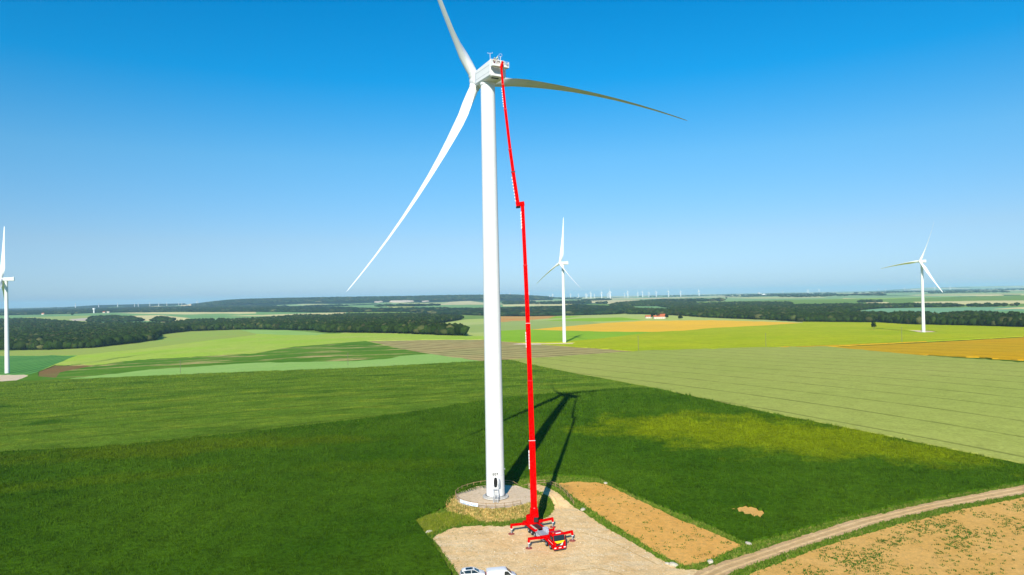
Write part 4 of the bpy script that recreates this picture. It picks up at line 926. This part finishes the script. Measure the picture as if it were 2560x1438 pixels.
# ------------------------------------------------------------------ people
def person(loc, rz, J, label, top, legs, helmet):
    """J: joints; body is one skinned surface"""
    names = list(J); idx = {n: i for i, n in enumerate(names)}
    bones = [('pelvis', 'waist'), ('waist', 'chest'), ('chest', 'neck'), ('neck', 'chin'), ('chin', 'head'), ('head', 'crown')]
    for s in 'LR':
        bones += [('chest', 'sh'+s), ('sh'+s, 'el'+s), ('el'+s, 'wr'+s), ('wr'+s, 'palm'+s), ('pelvis', 'hip'+s), ('hip'+s, 'kn'+s), ('kn'+s, 'an'+s), ('an'+s, 'toe'+s)]
    rad = dict(pelvis=.155, waist=.145, chest=.165, neck=.06, chin=.075, head=.10, crown=.07, sh=.085, el=.055, wr=.036, palm=.04, hip=.10, kn=.065, an=.045, toe=.04)
    vs = [Vector(J[n]) for n in names]; es = [(idx[a], idx[b]) for a, b in bones]; rr = [rad[n.rstrip('LR')] for n in names]
    for s in 'LR':
        w_ = Vector(J['wr'+s]); p_ = Vector(J['palm'+s]); d_h = (p_-w_).normalized(); sdv = d_h.cross(Vector((0, 0, 1))); sdv = sdv.normalized() if sdv.length > .1 else Vector((0, 1, 0)); nn = sdv.cross(d_h)
        for k, (o_, l_) in enumerate(((-.032, .062), (-.011, .072), (.011, .067), (.032, .052))):
            a = p_+d_h*.03+sdv*o_; vs += [a, a+d_h*l_*.55-nn*.01, a+d_h*l_*.95-nn*.035]; rr += [.011, .010, .008]; n = len(vs); es += [(idx['palm'+s], n-3), (n-3, n-2), (n-2, n-1)]
        a = p_-d_h*.02-sdv*.045; vs += [a, a+d_h*.045-sdv*.02-nn*.015]; rr += [.012, .010]; n = len(vs); es += [(idx['palm'+s], n-2), (n-2, n-1)]
    me = bpy.data.meshes.new('person'); me.from_pydata(vs, es, []); o = bpy.data.objects.new('tmp', me); COL.objects.link(o)
    sk = o.modifiers.new('s', 'SKIN'); sk.use_smooth_shade = True; sd_ = me.skin_vertices[0].data
    for i, r_2 in enumerate(rr): sd_[i].radius = (r_2, r_2)
    sd_[idx['pelvis']].use_root = True
    sb = o.modifiers.new('b', 'SUBSURF'); sb.levels = 1; sb.render_levels = 1
    bpy.context.view_layer.update()
    nm = bpy.data.meshes.new_from_object(o.evaluated_get(bpy.context.evaluated_depsgraph_get())); bpy.data.objects.remove(o)
    nm.materials.clear()
    for m_ in (top, legs, SKIN, BLACK): nm.materials.append(m_)
    H_ = Vector(J['head'])
    for p in nm.polygons:
        c0 = p.center; k = min(range(len(names)), key=lambda i: (Vector(J[names[i]])-c0).length); n_ = names[k].rstrip('LR')
        p.material_index = 2 if n_ in ('chin', 'head', 'crown', 'palm', 'neck') else 3 if n_ in ('an', 'toe') else 1 if n_ in ('pelvis', 'hip', 'kn') else 0
    b = link_mesh('person', nm, None); b.location = loc; b.rotation_euler = (0, 0, rz); tag(b, label, 'person')
    fw = Vector(J['face']) - H_ if 'face' in J else Vector((1, 0, 0))
    m = MB(); c0 = H_+vec(0, 0, .045); m.lathe([(.15, 0), (.13, .01), (.125, .06), (.09, .115), (.03, .135)], 16, c0); m.build('helmet', helmet, b, smooth=True)
    m = MB()
    for s_ in (-.035, .035): m.tube(H_+vec(.098, s_, -.005), H_+vec(.108, s_, -.005), .013, n=8)
    m.build('eyes', BLACK, b); m = MB(); m.bar(H_+vec(.095, 0, -.01), H_+vec(.125, 0, -.035), .025, .02); m.build('nose', SKIN, b)
    m = MB(); m.bar(H_+vec(.09, -.025, -.065), H_+vec(.09, .025, -.065), .012, .01); m.build('mouth', plain('lips', (.3, .1, .08)), b)
    return b
vest = plain('pale_jacket', (.62, .68, .48), .8, .1); navy = plain('dark_trousers', (.03, .03, .05), .8, .1); maroon = plain('maroon_overalls', (.22, .03, .03), .8, .1); beige = plain('beige_jacket', (.60, .48, .28), .8, .1)
hw = plain('white_helmet', (.78, .80, .66), .3, .5); hb = plain('beige_helmet', (.70, .62, .38), .35, .5)
# crouching on the nacelle roof, leaning forward over his knees
Jc = dict(pelvis=(-.30, 0, .42), waist=(-.20, 0, .58), chest=(-.0, 0, .80), neck=(.12, 0, .93), chin=(.17, 0, .98), head=(.19, 0, 1.05), crown=(.17, 0, 1.14),
          shL=(.0, .19, .84), elL=(.22, .25, .62), wrL=(.42, .20, .45), palmL=(.49, .18, .40), shR=(.0, -.19, .84), elR=(.25, -.24, .66), wrR=(.45, -.16, .52), palmR=(.52, -.14, .48),
          hipL=(-.28, .11, .38), knL=(.12, .17, .46), anL=(-.12, .15, .08), toeL=(.06, .16, .04), hipR=(-.28, -.11, .38), knR=(.14, -.17, .44), anR=(-.10, -.15, .08), toeR=(.08, -.16, .04))
am, _, _ = frame(-29.06); amh = Vector((am.x, am.y, 0)).normalized(); es1 = am.cross(Vector((0, 0, 1))).normalized()
rt_ = Vector((TW[0], TW[1], .25+95.33+2.08)) - amh*4.1 + es1*.30 + Vector((0, 0, .15))
person(tuple(rt_), R(15), Jc, 'person in pale jacket and white helmet crouching on the nacelle roof', vest, navy, hw)
Js = dict(pelvis=(0, 0, .95), waist=(0, 0, 1.10), chest=(.02, 0, 1.34), neck=(.03, 0, 1.50), chin=(.06, 0, 1.55), head=(.06, 0, 1.63), crown=(.04, 0, 1.72),
          shL=(.02, .20, 1.41), elL=(.10, .27, 1.15), wrL=(.32, .22, 1.12), palmL=(.40, .20, 1.12), shR=(.02, -.20, 1.41), elR=(.08, -.27, 1.15), wrR=(.30, -.22, 1.10), palmR=(.38, -.20, 1.10),
          hipL=(0, .10, .92), knL=(.03, .12, .50), anL=(-.02, .12, .09), toeL=(.15, .13, .04), hipR=(0, -.10, .92), knR=(.05, -.12, .50), anR=(0, -.12, .09), toeR=(.17, -.13, .04))
pw = bc+bx_*-1.35+bf*.05+vec(0, 0, .08)
Jl = {k: (v[0]*1.0, v[1], v[2]*.98) for k, v in Js.items()}
person(tuple(pw), R(-50), Jl, 'person in beige jacket, maroon overalls and pale helmet standing in the lift basket', beige, maroon, hb)

# ------------------------------------------------------------------ parked cars
def car_ring(x, wl, wt, z0, z1, z2):
    return [(x, -wl*.93, z0), (x, -wl, z0+.12), (x, -wl, z1-.10), (x, -wt, z2-.03), (x, -wt*.86, z2), (x, wt*.86, z2), (x, wt, z2-.03), (x, wl, z1-.10), (x, wl, z0+.12), (x, wl*.93, z0)]
def hatchback(loc, rz, label):
    r = empty('parked_car', loc, rz); tag(r, label, 'car')
    b = MB(); b.loft([car_ring(x, wl, wt, z0, z1, z2) for x, wl, wt, z0, z1, z2 in ((-2.08, .70, .62, .40, .75, .80), (-2.0, .84, .78, .28, .90, .96), (-1.6, .89, .84, .22, .95, 1.02), (-.8, .90, .86, .20, .95, 1.0), (.4, .90, .86, .20, .93, .98), (1.0, .89, .84, .20, .90, .95), (1.55, .87, .78, .22, .82, .86), (1.95, .78, .66, .28, .66, .70), (2.08, .62, .5, .38, .56, .60))]); bo = b.build('body', WHITE, r, smooth=True)
    g = MB(); g.loft([[(x, -w0, .93), (x, -w1, z), (x, w1, z), (x, w0, .93)] for x, w0, w1, z in ((-1.98, .76, .66, .97), (-1.62, .82, .66, 1.36), (-1.0, .84, .66, 1.46), (-.1, .85, .67, 1.47), (.35, .84, .66, 1.40), (1.12, .80, .72, .96))]); g.build('windows', GLASS, r, smooth=False)
    t = MB(); t.loft([[(x, -w, z), (x, -w+.04, z+.035), (x, w-.04, z+.035), (x, w, z)] for x, w, z in ((-1.80, .68, 1.24), (-1.62, .69, 1.37), (-1.0, .695, 1.465), (-.1, .70, 1.475), (.33, .69, 1.41))]); ro = t.build('roof', WHITE, r, smooth=True)
    s = MB(); s.loft([[(x, -.46, z), (x, -.46, z+.012), (x, .46, z+.012), (x, .46, z)] for x, z in ((-1.15, 1.478), (-.9, 1.50), (-.1, 1.512), (.1, 1.48))]); s.build('glass_roof', GLASS, ro)
    for sy in (-1, 1):
        m = MB(); m.bar((.33, sy*.67, 1.42), (1.10, sy*.79, .97), .07, .06); m.bar((-.25, sy*.695, 1.45), (-.22, sy*.855, .95), .07, .03); m.bar((-1.55, sy*.70, 1.36), (-1.25, sy*.86, .97), .32, .05, .12, .05); m.build('pillar', WHITE, ro)
        for x in (-1.28, 1.30): wheel(x, sy*.80, r, .32)
        m = MB(); m.box(.75, .90, min(sy*.92, sy*1.05), max(sy*.92, sy*1.05), .92, 1.03); m.build('mirror', WHITE, r, bevel=.02)
        m = MB(); m.box(1.72, 1.98, sy*.62-.14, sy*.62+.14, .62, .74); m.build('headlight', CAP, r, bevel=.02)
        m = MB(); m.box(-2.06, -1.9, sy*.68-.12, sy*.68+.12, .78, .90); m.build('tail_light', CRIM, r, bevel=.02)
    m = MB(); m.box(2.0, 2.10, -.55, .55, .34, .58); m.build('grille', DARK, r, bevel=.02)
    m = MB(); m.box(-2.12, -2.05, -.25, .25, .48, .60); m.build('number_plate', WHITE, r)
    return r
def van(loc, rz, label):
    r = empty('parked_van', loc, rz); tag(r, label, 'van')
    b = MB(); b.loft([car_ring(x, wl, wt, z0, z1, z2) for x, wl, wt, z0, z1, z2 in ((-2.45, .86, .76, .34, 1.1, 1.84), (-2.38, .93, .83, .28, 1.1, 1.93), (-1.5, .95, .85, .24, 1.1, 1.97), (.4, .95, .85, .24, 1.1, 1.96), (.75, .95, .84, .24, 1.1, 1.90), (1.02, .95, .82, .24, 1.1, 1.72), (1.50, .94, .84, .24, 1.08, 1.30), (1.75, .92, .82, .24, 1.0, 1.10), (2.25, .84, .70, .28, .84, .90), (2.45, .68, .52, .38, .66, .70))]); b.build('body', WHITE, r, smooth=True)
    m = MB(); m.hull8([(.86, -.74, 1.80), (1.56, -.80, 1.24), (1.56, .80, 1.24), (.86, .74, 1.80), (.90, -.72, 1.86), (1.60, -.78, 1.29), (1.60, .78, 1.29), (.90, .72, 1.86)]); m.build('windscreen', GLASS, r, bevel=.02)
    for sy in (-1, 1):
        y0_, y1_ = sy*.925, sy*.87
        m = MB(); m.add([(.30, sy*.955, 1.12), (1.42, sy*.955, 1.12), (1.02, sy*.89, 1.60), (.85, sy*.875, 1.72), (.36, sy*.872, 1.74), (.30, sy*.90, 1.12), (1.42, sy*.90, 1.12), (1.02, sy*.83, 1.60), (.85, sy*.82, 1.72), (.36, sy*.82, 1.74)], [(0, 1, 2, 3, 4), (9, 8, 7, 6, 5)]+[(i, (i+1) % 5, 5+(i+1) % 5, 5+i) for i in range(5)]); m.build('side_window', GLASS, r)
        for x in (-1.55, 1.55): wheel(x, sy*.84, r, .34)
        m = MB(); m.box(1.15, 1.30, min(sy*.98, sy*1.14), max(sy*.98, sy*1.14), 1.1, 1.34); m.build('mirror', BLACK, r, bevel=.02)
        m = MB(); m.box(2.05, 2.35, sy*.66-.13, sy*.66+.13, .72, .88); m.build('headlight', CAP, r, bevel=.02)
        m = MB(); m.box(-2.50, -2.42, sy*.80-.06, sy*.80+.06, .9, 1.3); m.build('tail_light', CRIM, r)
    m = MB(); m.box(2.2, 2.52, -.78, .78, .30, .60); m.build('bumper', DARK, r, bevel=.05)
    return r
pz = tz1(-7.5, 114.8)
hatchback((-7.55, 115.1, pz), R(8), 'white hatchback with dark glass roof parked at the bottom of the sandy pad')
van((-2.65, 113.7, tz1(-2.6, 113.7)), R(11), 'white panel van parked beside the hatchback at the bottom edge')

# ------------------------------------------------------------------ stones
def stone(px, py, s, label, k):
    x, y = P(px, py); bm = bmesh.new(); bmesh.ops.create_icosphere(bm, subdivisions=2, radius=1); r = random.Random(k)
    for v in bm.verts: v.co *= 1+r.uniform(-.16, .12); v.co.x *= s*1.5; v.co.y *= s; v.co.z *= s*.6
    me = bpy.data.meshes.new('boulder'); bm.to_mesh(me); bm.free(); o = link_mesh('boulder', me, STONE); o.location = (x, y, tz1(x, y)+s*.25); o.rotation_euler = (0, 0, r.uniform(0, 3)); tag(o, label, 'boulder', 'pale boulders')
stone(1073, 1332, .55, 'pale flat boulder at the left corner of the sandy pad', 1)
stone(1457, 1276, .55, 'pale boulder on the grass verge right of the access track', 2)
stone(1514, 1209, .45, 'pale boulder at the top edge of the tilled soil strip', 3)
stone(1871, 1361, .5, 'pale boulder at the lower right tip of the soil strip beside the track', 4)
stone(1776, 1406, .55, 'pale boulder on the grass between soil strip and track bend', 5)
stone(1683, 1414, .6, 'larger pale boulder in the grass at the bottom of the pad', 6)
stone(1668, 1410, .35, 'smaller pale boulder beside the larger one at the bottom of the pad', 7)
stone(1116, 1249, .5, 'pale boulder on the bank left of the turbine platform', 8)

# ------------------------------------------------------------------ tufts of weeds and grass
def tufts(name, XY, h, w_, cols, label, cat, per=6):
    n = len(XY); zs = tz(XY[:, 0], XY[:, 1]); N = n*per
    base = np.repeat(XY, per, 0)+rng.normal(0, w_*.9, (N, 2)); z = np.repeat(zs, per); ang = rng.uniform(0, 6.28, N); hh = h*rng.uniform(.5, 1.3, N); ww = w_*rng.uniform(.25, .6, N)
    lean = rng.normal(0, h*.35, (N, 2)); V = np.empty((N, 3, 3))
    V[:, 0, 0] = base[:, 0]-np.cos(ang)*ww; V[:, 0, 1] = base[:, 1]-np.sin(ang)*ww; V[:, 0, 2] = z-.03
    V[:, 1, 0] = base[:, 0]+np.cos(ang)*ww; V[:, 1, 1] = base[:, 1]+np.sin(ang)*ww; V[:, 1, 2] = z-.03
    V[:, 2, 0] = base[:, 0]+lean[:, 0]; V[:, 2, 1] = base[:, 1]+lean[:, 1]; V[:, 2, 2] = z+hh
    me = bpy.data.meshes.new(name); me.vertices.add(N*3); me.vertices.foreach_set('co', V.ravel()); me.loops.add(N*3); me.loops.foreach_set('vertex_index', np.arange(N*3, dtype=np.int32))
    me.polygons.add(N); me.polygons.foreach_set('loop_start', np.arange(0, N*3, 3, dtype=np.int32)); me.polygons.foreach_set('loop_total', np.full(N, 3, dtype=np.int32)); me.update(calc_edges=True)
    at = me.attributes.new('tint', 'FLOAT', 'POINT'); at.data.foreach_set('value', np.repeat(np.repeat(rng.random(n), per)*.7+rng.random(N)*.3, 3).astype(np.float32))
    t = NT(name+'_mat'); a_t = t.n('ShaderNodeAttribute', attribute_name='tint'); cr = t.n('ShaderNodeValToRGB')
    for i, c0 in enumerate(cols):
        e = cr.color_ramp.elements[i] if i < 2 else cr.color_ramp.elements.new(i/(len(cols)-1))
        e.position = i/(len(cols)-1); e.color = (*c0, 1)
    t.L(a_t.outputs['Fac'], cr.inputs[0]); t.done(cr.outputs[0], 1, 0)
    o = link_mesh(name, me, t.m); tag(o, label, cat, kind='stuff'); return o
def rnd_in(poly_, n, ex=()):
    A = np.array(poly_); out = []
    X = rng.uniform(A[:, 0].min(), A[:, 0].max(), n*6); Y = rng.uniform(A[:, 1].min(), A[:, 1].max(), n*6); m = inside(poly_, X, Y)
    for e_ in ex: m &= ~inside(e_, X, Y)
    return np.stack([X[m], Y[m]], 1)[:n]
byn = {}
for nme, pts, mt_, h_ in FLD: byn.setdefault(mt_.name, []).append(pts)
padp = byn['pad_sand'][0]; plat = byn['platform_gravel'][-1]; trk = byn['track_dirt'][0]; s2 = byn['tilled_soil'][0]; s1 = byn['weedy_soil'][0]; ylw = byn['yellow_grass'][0]; bnk = byn['bank_weeds'][0]
vg = [p for p in byn['verge_grass']]
tufts('weeds', rnd_in(bnk, 1500, (padp, plat)), .30, .20, [(.60, .38, .12), (.42, .28, .09), (.14, .19, .03), (.75, .52, .20), (.08, .15, .02)], 'dry brown weeds on the bank below the turbine platform', 'weeds', 7)
tufts('grass', rnd_in(ylw, 1500), .5, .2, [(.14, .20, .015), (.24, .27, .02), (.10, .17, .015), (.38, .32, .08)], 'yellow green tall grass left of the sandy pad', 'grass', 7)
big = [p for p in vg if len(p) > 60 or True]
VG = max(vg, key=lambda p: abs(sum(p[i][0]*p[(i+1) % len(p)][1]-p[(i+1) % len(p)][0]*p[i][1] for i in range(len(p)))) if p[0][1] < 260 else 0)
vp = rnd_in(VG, 30000, (padp, plat, trk, s2, s1, bnk, ylw)); vp = vp[vp[:, 1] < 260]
tufts('grass', vp[:11000], .35, .2, [(.05, .13, .01), (.09, .17, .012), (.13, .20, .02), (.30, .26, .08)], 'rough green grass along the track and pad verges', 'grass', 5)
tufts('grass', rnd_in(byn['verge_grass'][-1], 500, (plat,)), .4, .2, [(.05, .13, .01), (.10, .18, .012), (.20, .20, .04)], 'grass patch right of the boom lift foot', 'grass', 6)
gp = rnd_in(padp, 5200); gp = gp[gp[:, 1] < 175][:3200]
gv = []; gf = []
for i, (x, y) in enumerate(gp):
    z = tz1(x, y); s_ = .04+.10*rng.random()**3
    for k in range(1):
        a = rng.uniform(0, 6.28); n0_ = len(gv)
        gv += [(x+s_*math.cos(a), y+s_*math.sin(a), z-.01), (x+s_*math.cos(a+2.1), y+s_*math.sin(a+2.1), z-.01), (x+s_*math.cos(a+4.2), y+s_*math.sin(a+4.2), z-.01), (x, y, z+s_*1.1)]; gf += [(n0_, n0_+1, n0_+3), (n0_+1, n0_+2, n0_+3), (n0_+2, n0_, n0_+3)]
gm = bpy.data.meshes.new('gravel'); gm.from_pydata(gv, [], gf); tag(link_mesh('gravel', gm, STONE), 'loose pale stones scattered over the sandy pad', 'gravel', kind='stuff')
# standing crop of the two near fields
def crop(label, poly_, mat, n, y0, y1, base_h, sz, ex=()):
    u = rng.uniform(-.86, .86, n*2); y = np.exp(rng.uniform(math.log(y0), math.log(y1), n*2)); x = u*y
    m = inside(poly_, x, y)
    for e_ in ex: m &= ~inside(e_, x, y)
    x = x[m][:n]; y = y[m][:n]; N = len(x); zs = tz(x, y)+base_h; k = y/130.
    cl = np.sin(x*1.9+2.2*np.sin(y*.8))*np.sin(y*1.5+2.*np.sin(x*1.1))+.7*np.sin(x*.6+y*.35)*np.sin(y*.45-x*.2)
    ang = rng.uniform(0, 6.28, N); hh = sz*k*(1.15+.75*cl)*rng.uniform(.5, 1.5, N); ww = sz*.55*k*rng.uniform(.5, 1., N); lx = rng.normal(0, 1, (N, 2))*(sz*.5*k)[:, None]
    V = np.empty((N, 3, 3)); V[:, 0] = np.stack([x-np.cos(ang)*ww, y-np.sin(ang)*ww, zs-.1], 1); V[:, 1] = np.stack([x+np.cos(ang)*ww, y+np.sin(ang)*ww, zs-.1], 1); V[:, 2] = np.stack([x+lx[:, 0], y+lx[:, 1], zs+np.maximum(hh, .08)], 1)
    me = bpy.data.meshes.new('crop'); me.vertices.add(N*3); me.vertices.foreach_set('co', V.ravel()); me.loops.add(N*3); me.loops.foreach_set('vertex_index', np.arange(N*3, dtype=np.int32))
    me.polygons.add(N); me.polygons.foreach_set('loop_start', np.arange(0, N*3, 3, dtype=np.int32)); me.polygons.foreach_set('loop_total', np.full(N, 3, dtype=np.int32)); me.update(calc_edges=True)
    o = link_mesh('crop', me, mat); tag(o, label, 'crop', kind='stuff')
pA = byn['dark_crop'][0]; pB = byn['mid_crop'][0]; spot = byn['weedy_soil'][1]
crop('dense dark green crop standing in the near field', pA, mA, 420000, 70, 330, .5, .21, [VG, spot, s1, trk, s2])
crop('mid green crop standing in the second field', pB, mB, 170000, 150, 560, .45, .13)
# weeds over the sandy soil, denser along the track
c1_ = rnd_in(s1, 26000); c1_ = c1_[c1_[:, 1] < 230]
dT = np.array([min(math.hypot(x-a, y-b) for a, b in trk) for x, y in c1_]) if len(c1_) else np.zeros(0)
nz = np.sin(c1_[:, 0]*.31+2*np.sin(c1_[:, 1]*.17))*np.sin(c1_[:, 1]*.27+1.5*np.sin(c1_[:, 0]*.13)); 
pr = np.clip(.07+.50*np.exp(-((dT-9)/5.)**2)*(.5+nz)+.10*np.maximum(nz, 0), 0, 1)
tufts('weeds', c1_[rng.random(len(c1_)) < pr], .24, .22, [(.03, .09, .012), (.05, .13, .015), (.08, .15, .02)], 'green weeds dotted over the sandy soil field', 'weeds', 6)
c2_ = rnd_in(s2, 900); nz = np.sin(c2_[:, 0]*.5)*np.sin(c2_[:, 1]*.6+1); c2_ = c2_[(rng.random(len(c2_)) < .12+.5*(c2_[:, 1] < 138)*(nz > .1))]
tufts('weeds', c2_, .22, .26, [(.04, .10, .015), (.07, .14, .02)], 'sparse green weeds in the tilled soil strip', 'weeds', 6)
# dry stubble at the left side of the pad
c3 = rnd_in(padp, 3000); c3 = c3[(c3[:, 0] < -4+rng.normal(0, 1.5, len(c3))) & (c3[:, 1] < 139)]; c3 = c3[rng.random(len(c3)) < np.clip((-2-c3[:, 0])/14, .05, .8)]
tufts('weeds', c3, .12, .16, [(.30, .22, .09), (.16, .16, .05), (.42, .32, .15)], 'dry stubble scattered over the left of the sandy pad', 'weeds', 4)

# ------------------------------------------------------------------ poles, trees, buildings far off
def utility_pole(px, py, h, label):
    x, y = P(px, py); r = empty('utility_pole', (x, y, tz1(x, y))); tag(r, label, 'utility pole', 'utility poles across the fields')
    m = MB(); m.tube((0, 0, -.5), (0, 0, h), .20, .14, 8); m.build('post', POLEW, r); m = MB(); m.bar((-.9, 0, h-.4), (.9, 0, h-.4), .12); m.build('crossarm', POLEW, r)
utility_pole(451, 934, 11, 'thin pole in the sea green strip, left of the fallen shadow'); utility_pole(870, 915, 11, 'thin pole at the sea green strip between two fields left of the tower')
utility_pole(1596, 878, 14, 'thin pole at the pointed corner of the pale cereal field'); utility_pole(1915, 868, 13, 'thin pole on the field edge right of centre'); utility_pole(2255, 857, 15, 'thin dark pole on the green strip below the right turbine')
def tree(px, py, h, rad, label, group='lone trees far off', par=None, dark=0, k=0):
    x, y = P(px, py); z = tz1(x, y); r = empty('tree', (x, y, z)); tag(r, label, 'tree', group); q = random.Random(k)
    m = MB(); m.tube((0, 0, -.3), (0, 0, h*.45), h*.03, h*.02, 8)
    for i in range(4):
        a = i*1.6; m.tube((0, 0, h*.35), (math.cos(a)*rad*.5, math.sin(a)*rad*.5, h*.62), h*.014, h*.008, 6)
    m.build('trunk', POLEW, r)
    Vs = []; Fs = []; off = 0
    for i in range(26):
        V, Fa = UN[1][q.randrange(5)]; s = rad*q.uniform(.22, .42); a = q.uniform(0, 6.28); d = rad*math.sqrt(q.random())*.8; zz = h*(.38+.55*q.random()); d *= 1-.5*abs(zz/h-.6)
        Vs.append(V*[s, s, s*.8]+[math.cos(a)*d, math.sin(a)*d, zz]); Fs.append(Fa+off); off += len(V)
    # leaf sized faces round the lumps
    for i in range(500):
        a = q.uniform(0, 6.28); d = rad*math.sqrt(q.random()); zz = h*(.30+.70*q.random()); d *= 1-.6*abs(zz/h-.6); s = rad*.09
        p_ = np.array([math.cos(a)*d, math.sin(a)*d, zz]); Vs.append(p_+np.array([[q.uniform(-s, s) for _ in range(3)] for _ in range(3)])); Fs.append(np.array([[0, 1, 2]])+off); off += 3
    V = np.concatenate(Vs); Fa = np.concatenate(Fs); me = bpy.data.meshes.new('crown'); me.from_pydata([tuple(v) for v in V], [], [tuple(int(i) for i in f) for f in Fa]); link_mesh('crown', me, mWood, r)
tree(2185, 825, 14, 4.2, 'lone tree standing in the yellow green field left of the right turbine', k=1)
tree(1667, 797, 12, 5, 'round tree at the right end of the farmhouse', k=2); tree(1633, 796, 13, 6.5, 'tree in front of the farm roof, left one', k=3); tree(1645, 797, 12, 5.5, 'tree between the two farm roofs', k=4)
tree(1701, 798, 8, 7, 'low dark bush on the pale field right of the farm', k=5); tree(181, 789, 14, 9, 'single round tree on the far left field by the village', k=6)
tree(1816, 748, 15, 9, 'tiny tree on the far plain right of the middle turbines', k=7)
def house(px, py, L_, W_, H_, label, rz=0, roof=TILE, cat='house', group=None):
    x, y = P(px, py); r = empty('house', (x, y, tz1(x, y)), rz); tag(r, label, cat, group)
    m = MB(); m.box(-L_/2, L_/2, -W_/2, W_/2, -.5, H_); m.build('wall', CREAM, r)
    m = MB(); m.add([(-L_/2-.4, -W_/2-.4, H_), (L_/2+.4, -W_/2-.4, H_), (L_/2+.4, W_/2+.4, H_), (-L_/2-.4, W_/2+.4, H_), (-L_/2-.4, 0, H_+W_*.42), (L_/2+.4, 0, H_+W_*.42)], [(0, 3, 2, 1), (0, 1, 5, 4), (2, 3, 4, 5), (0, 4, 3), (1, 2, 5)]); ro = m.build('roof', roof, r)
    m = MB(); m.box(L_*.3, L_*.3+1, -.5, .5, H_+W_*.2, H_+W_*.42+1.2); m.build('chimney', TILE, ro)
    for i in range(max(2, int(L_/5))):
        xx = -L_/2+(i+.5)*L_/max(2, int(L_/5)); m = MB(); m.box(xx-.6, xx+.6, -W_/2-.03, -W_/2+.02, 1.2, 2.7); m.build('window', GLASS, r)
house(1621, 796, 16, 9, 4.5, 'long farm building with orange red roof left of the farm trees'); house(1648, 797, 30, 10, 5, 'white walled farmhouse with long red roof right of the farm trees')
house(1654, 794, 22, 9, 6, 'red roofed barn directly behind the white farmhouse')
for i, (px, py, L_) in enumerate(((5, 787, 18), (30, 786, 14), (88, 783, 14), (108, 787, 14), (122, 786, 22), (137, 785, 16), (200, 783, 14), (260, 783, 12), (270, 783, 12))):
    house(px, py, L_*1.2, 12, 7, '%s pale house from the left along the wood edge on the far left field' % ORD[i], rz=.3*(i % 3), group='village houses far left', roof=(TILE if i % 2 else STONE))
x, y = P(235, 783); wt_ = empty('water_tower', (x, y, tz1(x, y))); tag(wt_, 'white mushroom shaped water tower beside the far left village', 'water tower')
m = MB(); m.lathe([(5, 0), (4, 3), (4, 20)], 20); m.build('shaft', WHITE, wt_, smooth=True); m = MB(); m.lathe([(4, 19), (9, 27), (9, 33), (6, 35)], 24); m.build('tank', WHITE, wt_, smooth=True)
for i, (px, py, L_, H_) in enumerate(((1897, 741, 18, 26), (1902, 741, 22, 16), (1909, 741, 40, 9))):
    d = raydir(px, py); x, y = d.x*11000, 11000; r = empty('silo_building', (x, y, tz1(x, y))); tag(r, ['tall pale silo block on the right horizon', 'middle pale silo block right of the tall one', 'low pale shed beside the silos on the right horizon'][i], 'silo')
    m = MB(); m.box(-L_/2, L_/2, -15, 15, -5, H_*1.4); m.build('wall', WHITE, r); m = MB(); m.prism([(-L_/2, H_*1.4), (L_/2, H_*1.4), (0, H_*1.4+6)], -15.5, 15.5); m.build('roof', GREY, r)
# pale quarry below the ridge
for (px, py, n_, wx, wy) in ((945, 758, 1, 90, 6), (1003, 757, 1, 250, 12), (1063, 757, 1, 80, 5)):
    d = raydir(px, py); Yq = 7150; x = d.x*Yq
    m = MB(); rings = []; 
    top_ = [(x+wx*.5*math.cos(t_)*(1+.2*math.sin(3*t_)), Yq+110*math.sin(t_)*(1+.2*math.cos(5*t_))) for t_ in np.linspace(0, 2*math.pi, 25)[:-1]]
    m.loft([[(p[0]*1.0, p[1], tz1(*p)-5) for p in top_], [(x+(p[0]-x)*.86, Yq+(p[1]-Yq)*.7+20, tz1(*p)+wy*1.1) for p in top_]]); o = m.build('quarry_face', mQ); tag(o, kind='structure')
# ------------------------------------------------------------------ haze
hz = MB(); hz.box(-60000, 60000, -1500, 35000, -330, 172)
ho = hz.build('haze'); tag(ho, kind='stuff')
hm_ = bpy.data.materials.new('haze_air'); hm_.use_nodes = True; n_ = hm_.node_tree; n_.nodes.clear()
ou = n_.nodes.new('ShaderNodeOutputMaterial'); pv = n_.nodes.new('ShaderNodeVolumePrincipled')
pv.inputs['Color'].default_value = (.47, .76, .98, 1); pv.inputs['Density'].default_value = 4.8e-5; pv.inputs['Anisotropy'].default_value = 0
n_.links.new(pv.outputs[0], ou.inputs['Volume']); ho.data.materials.append(hm_)
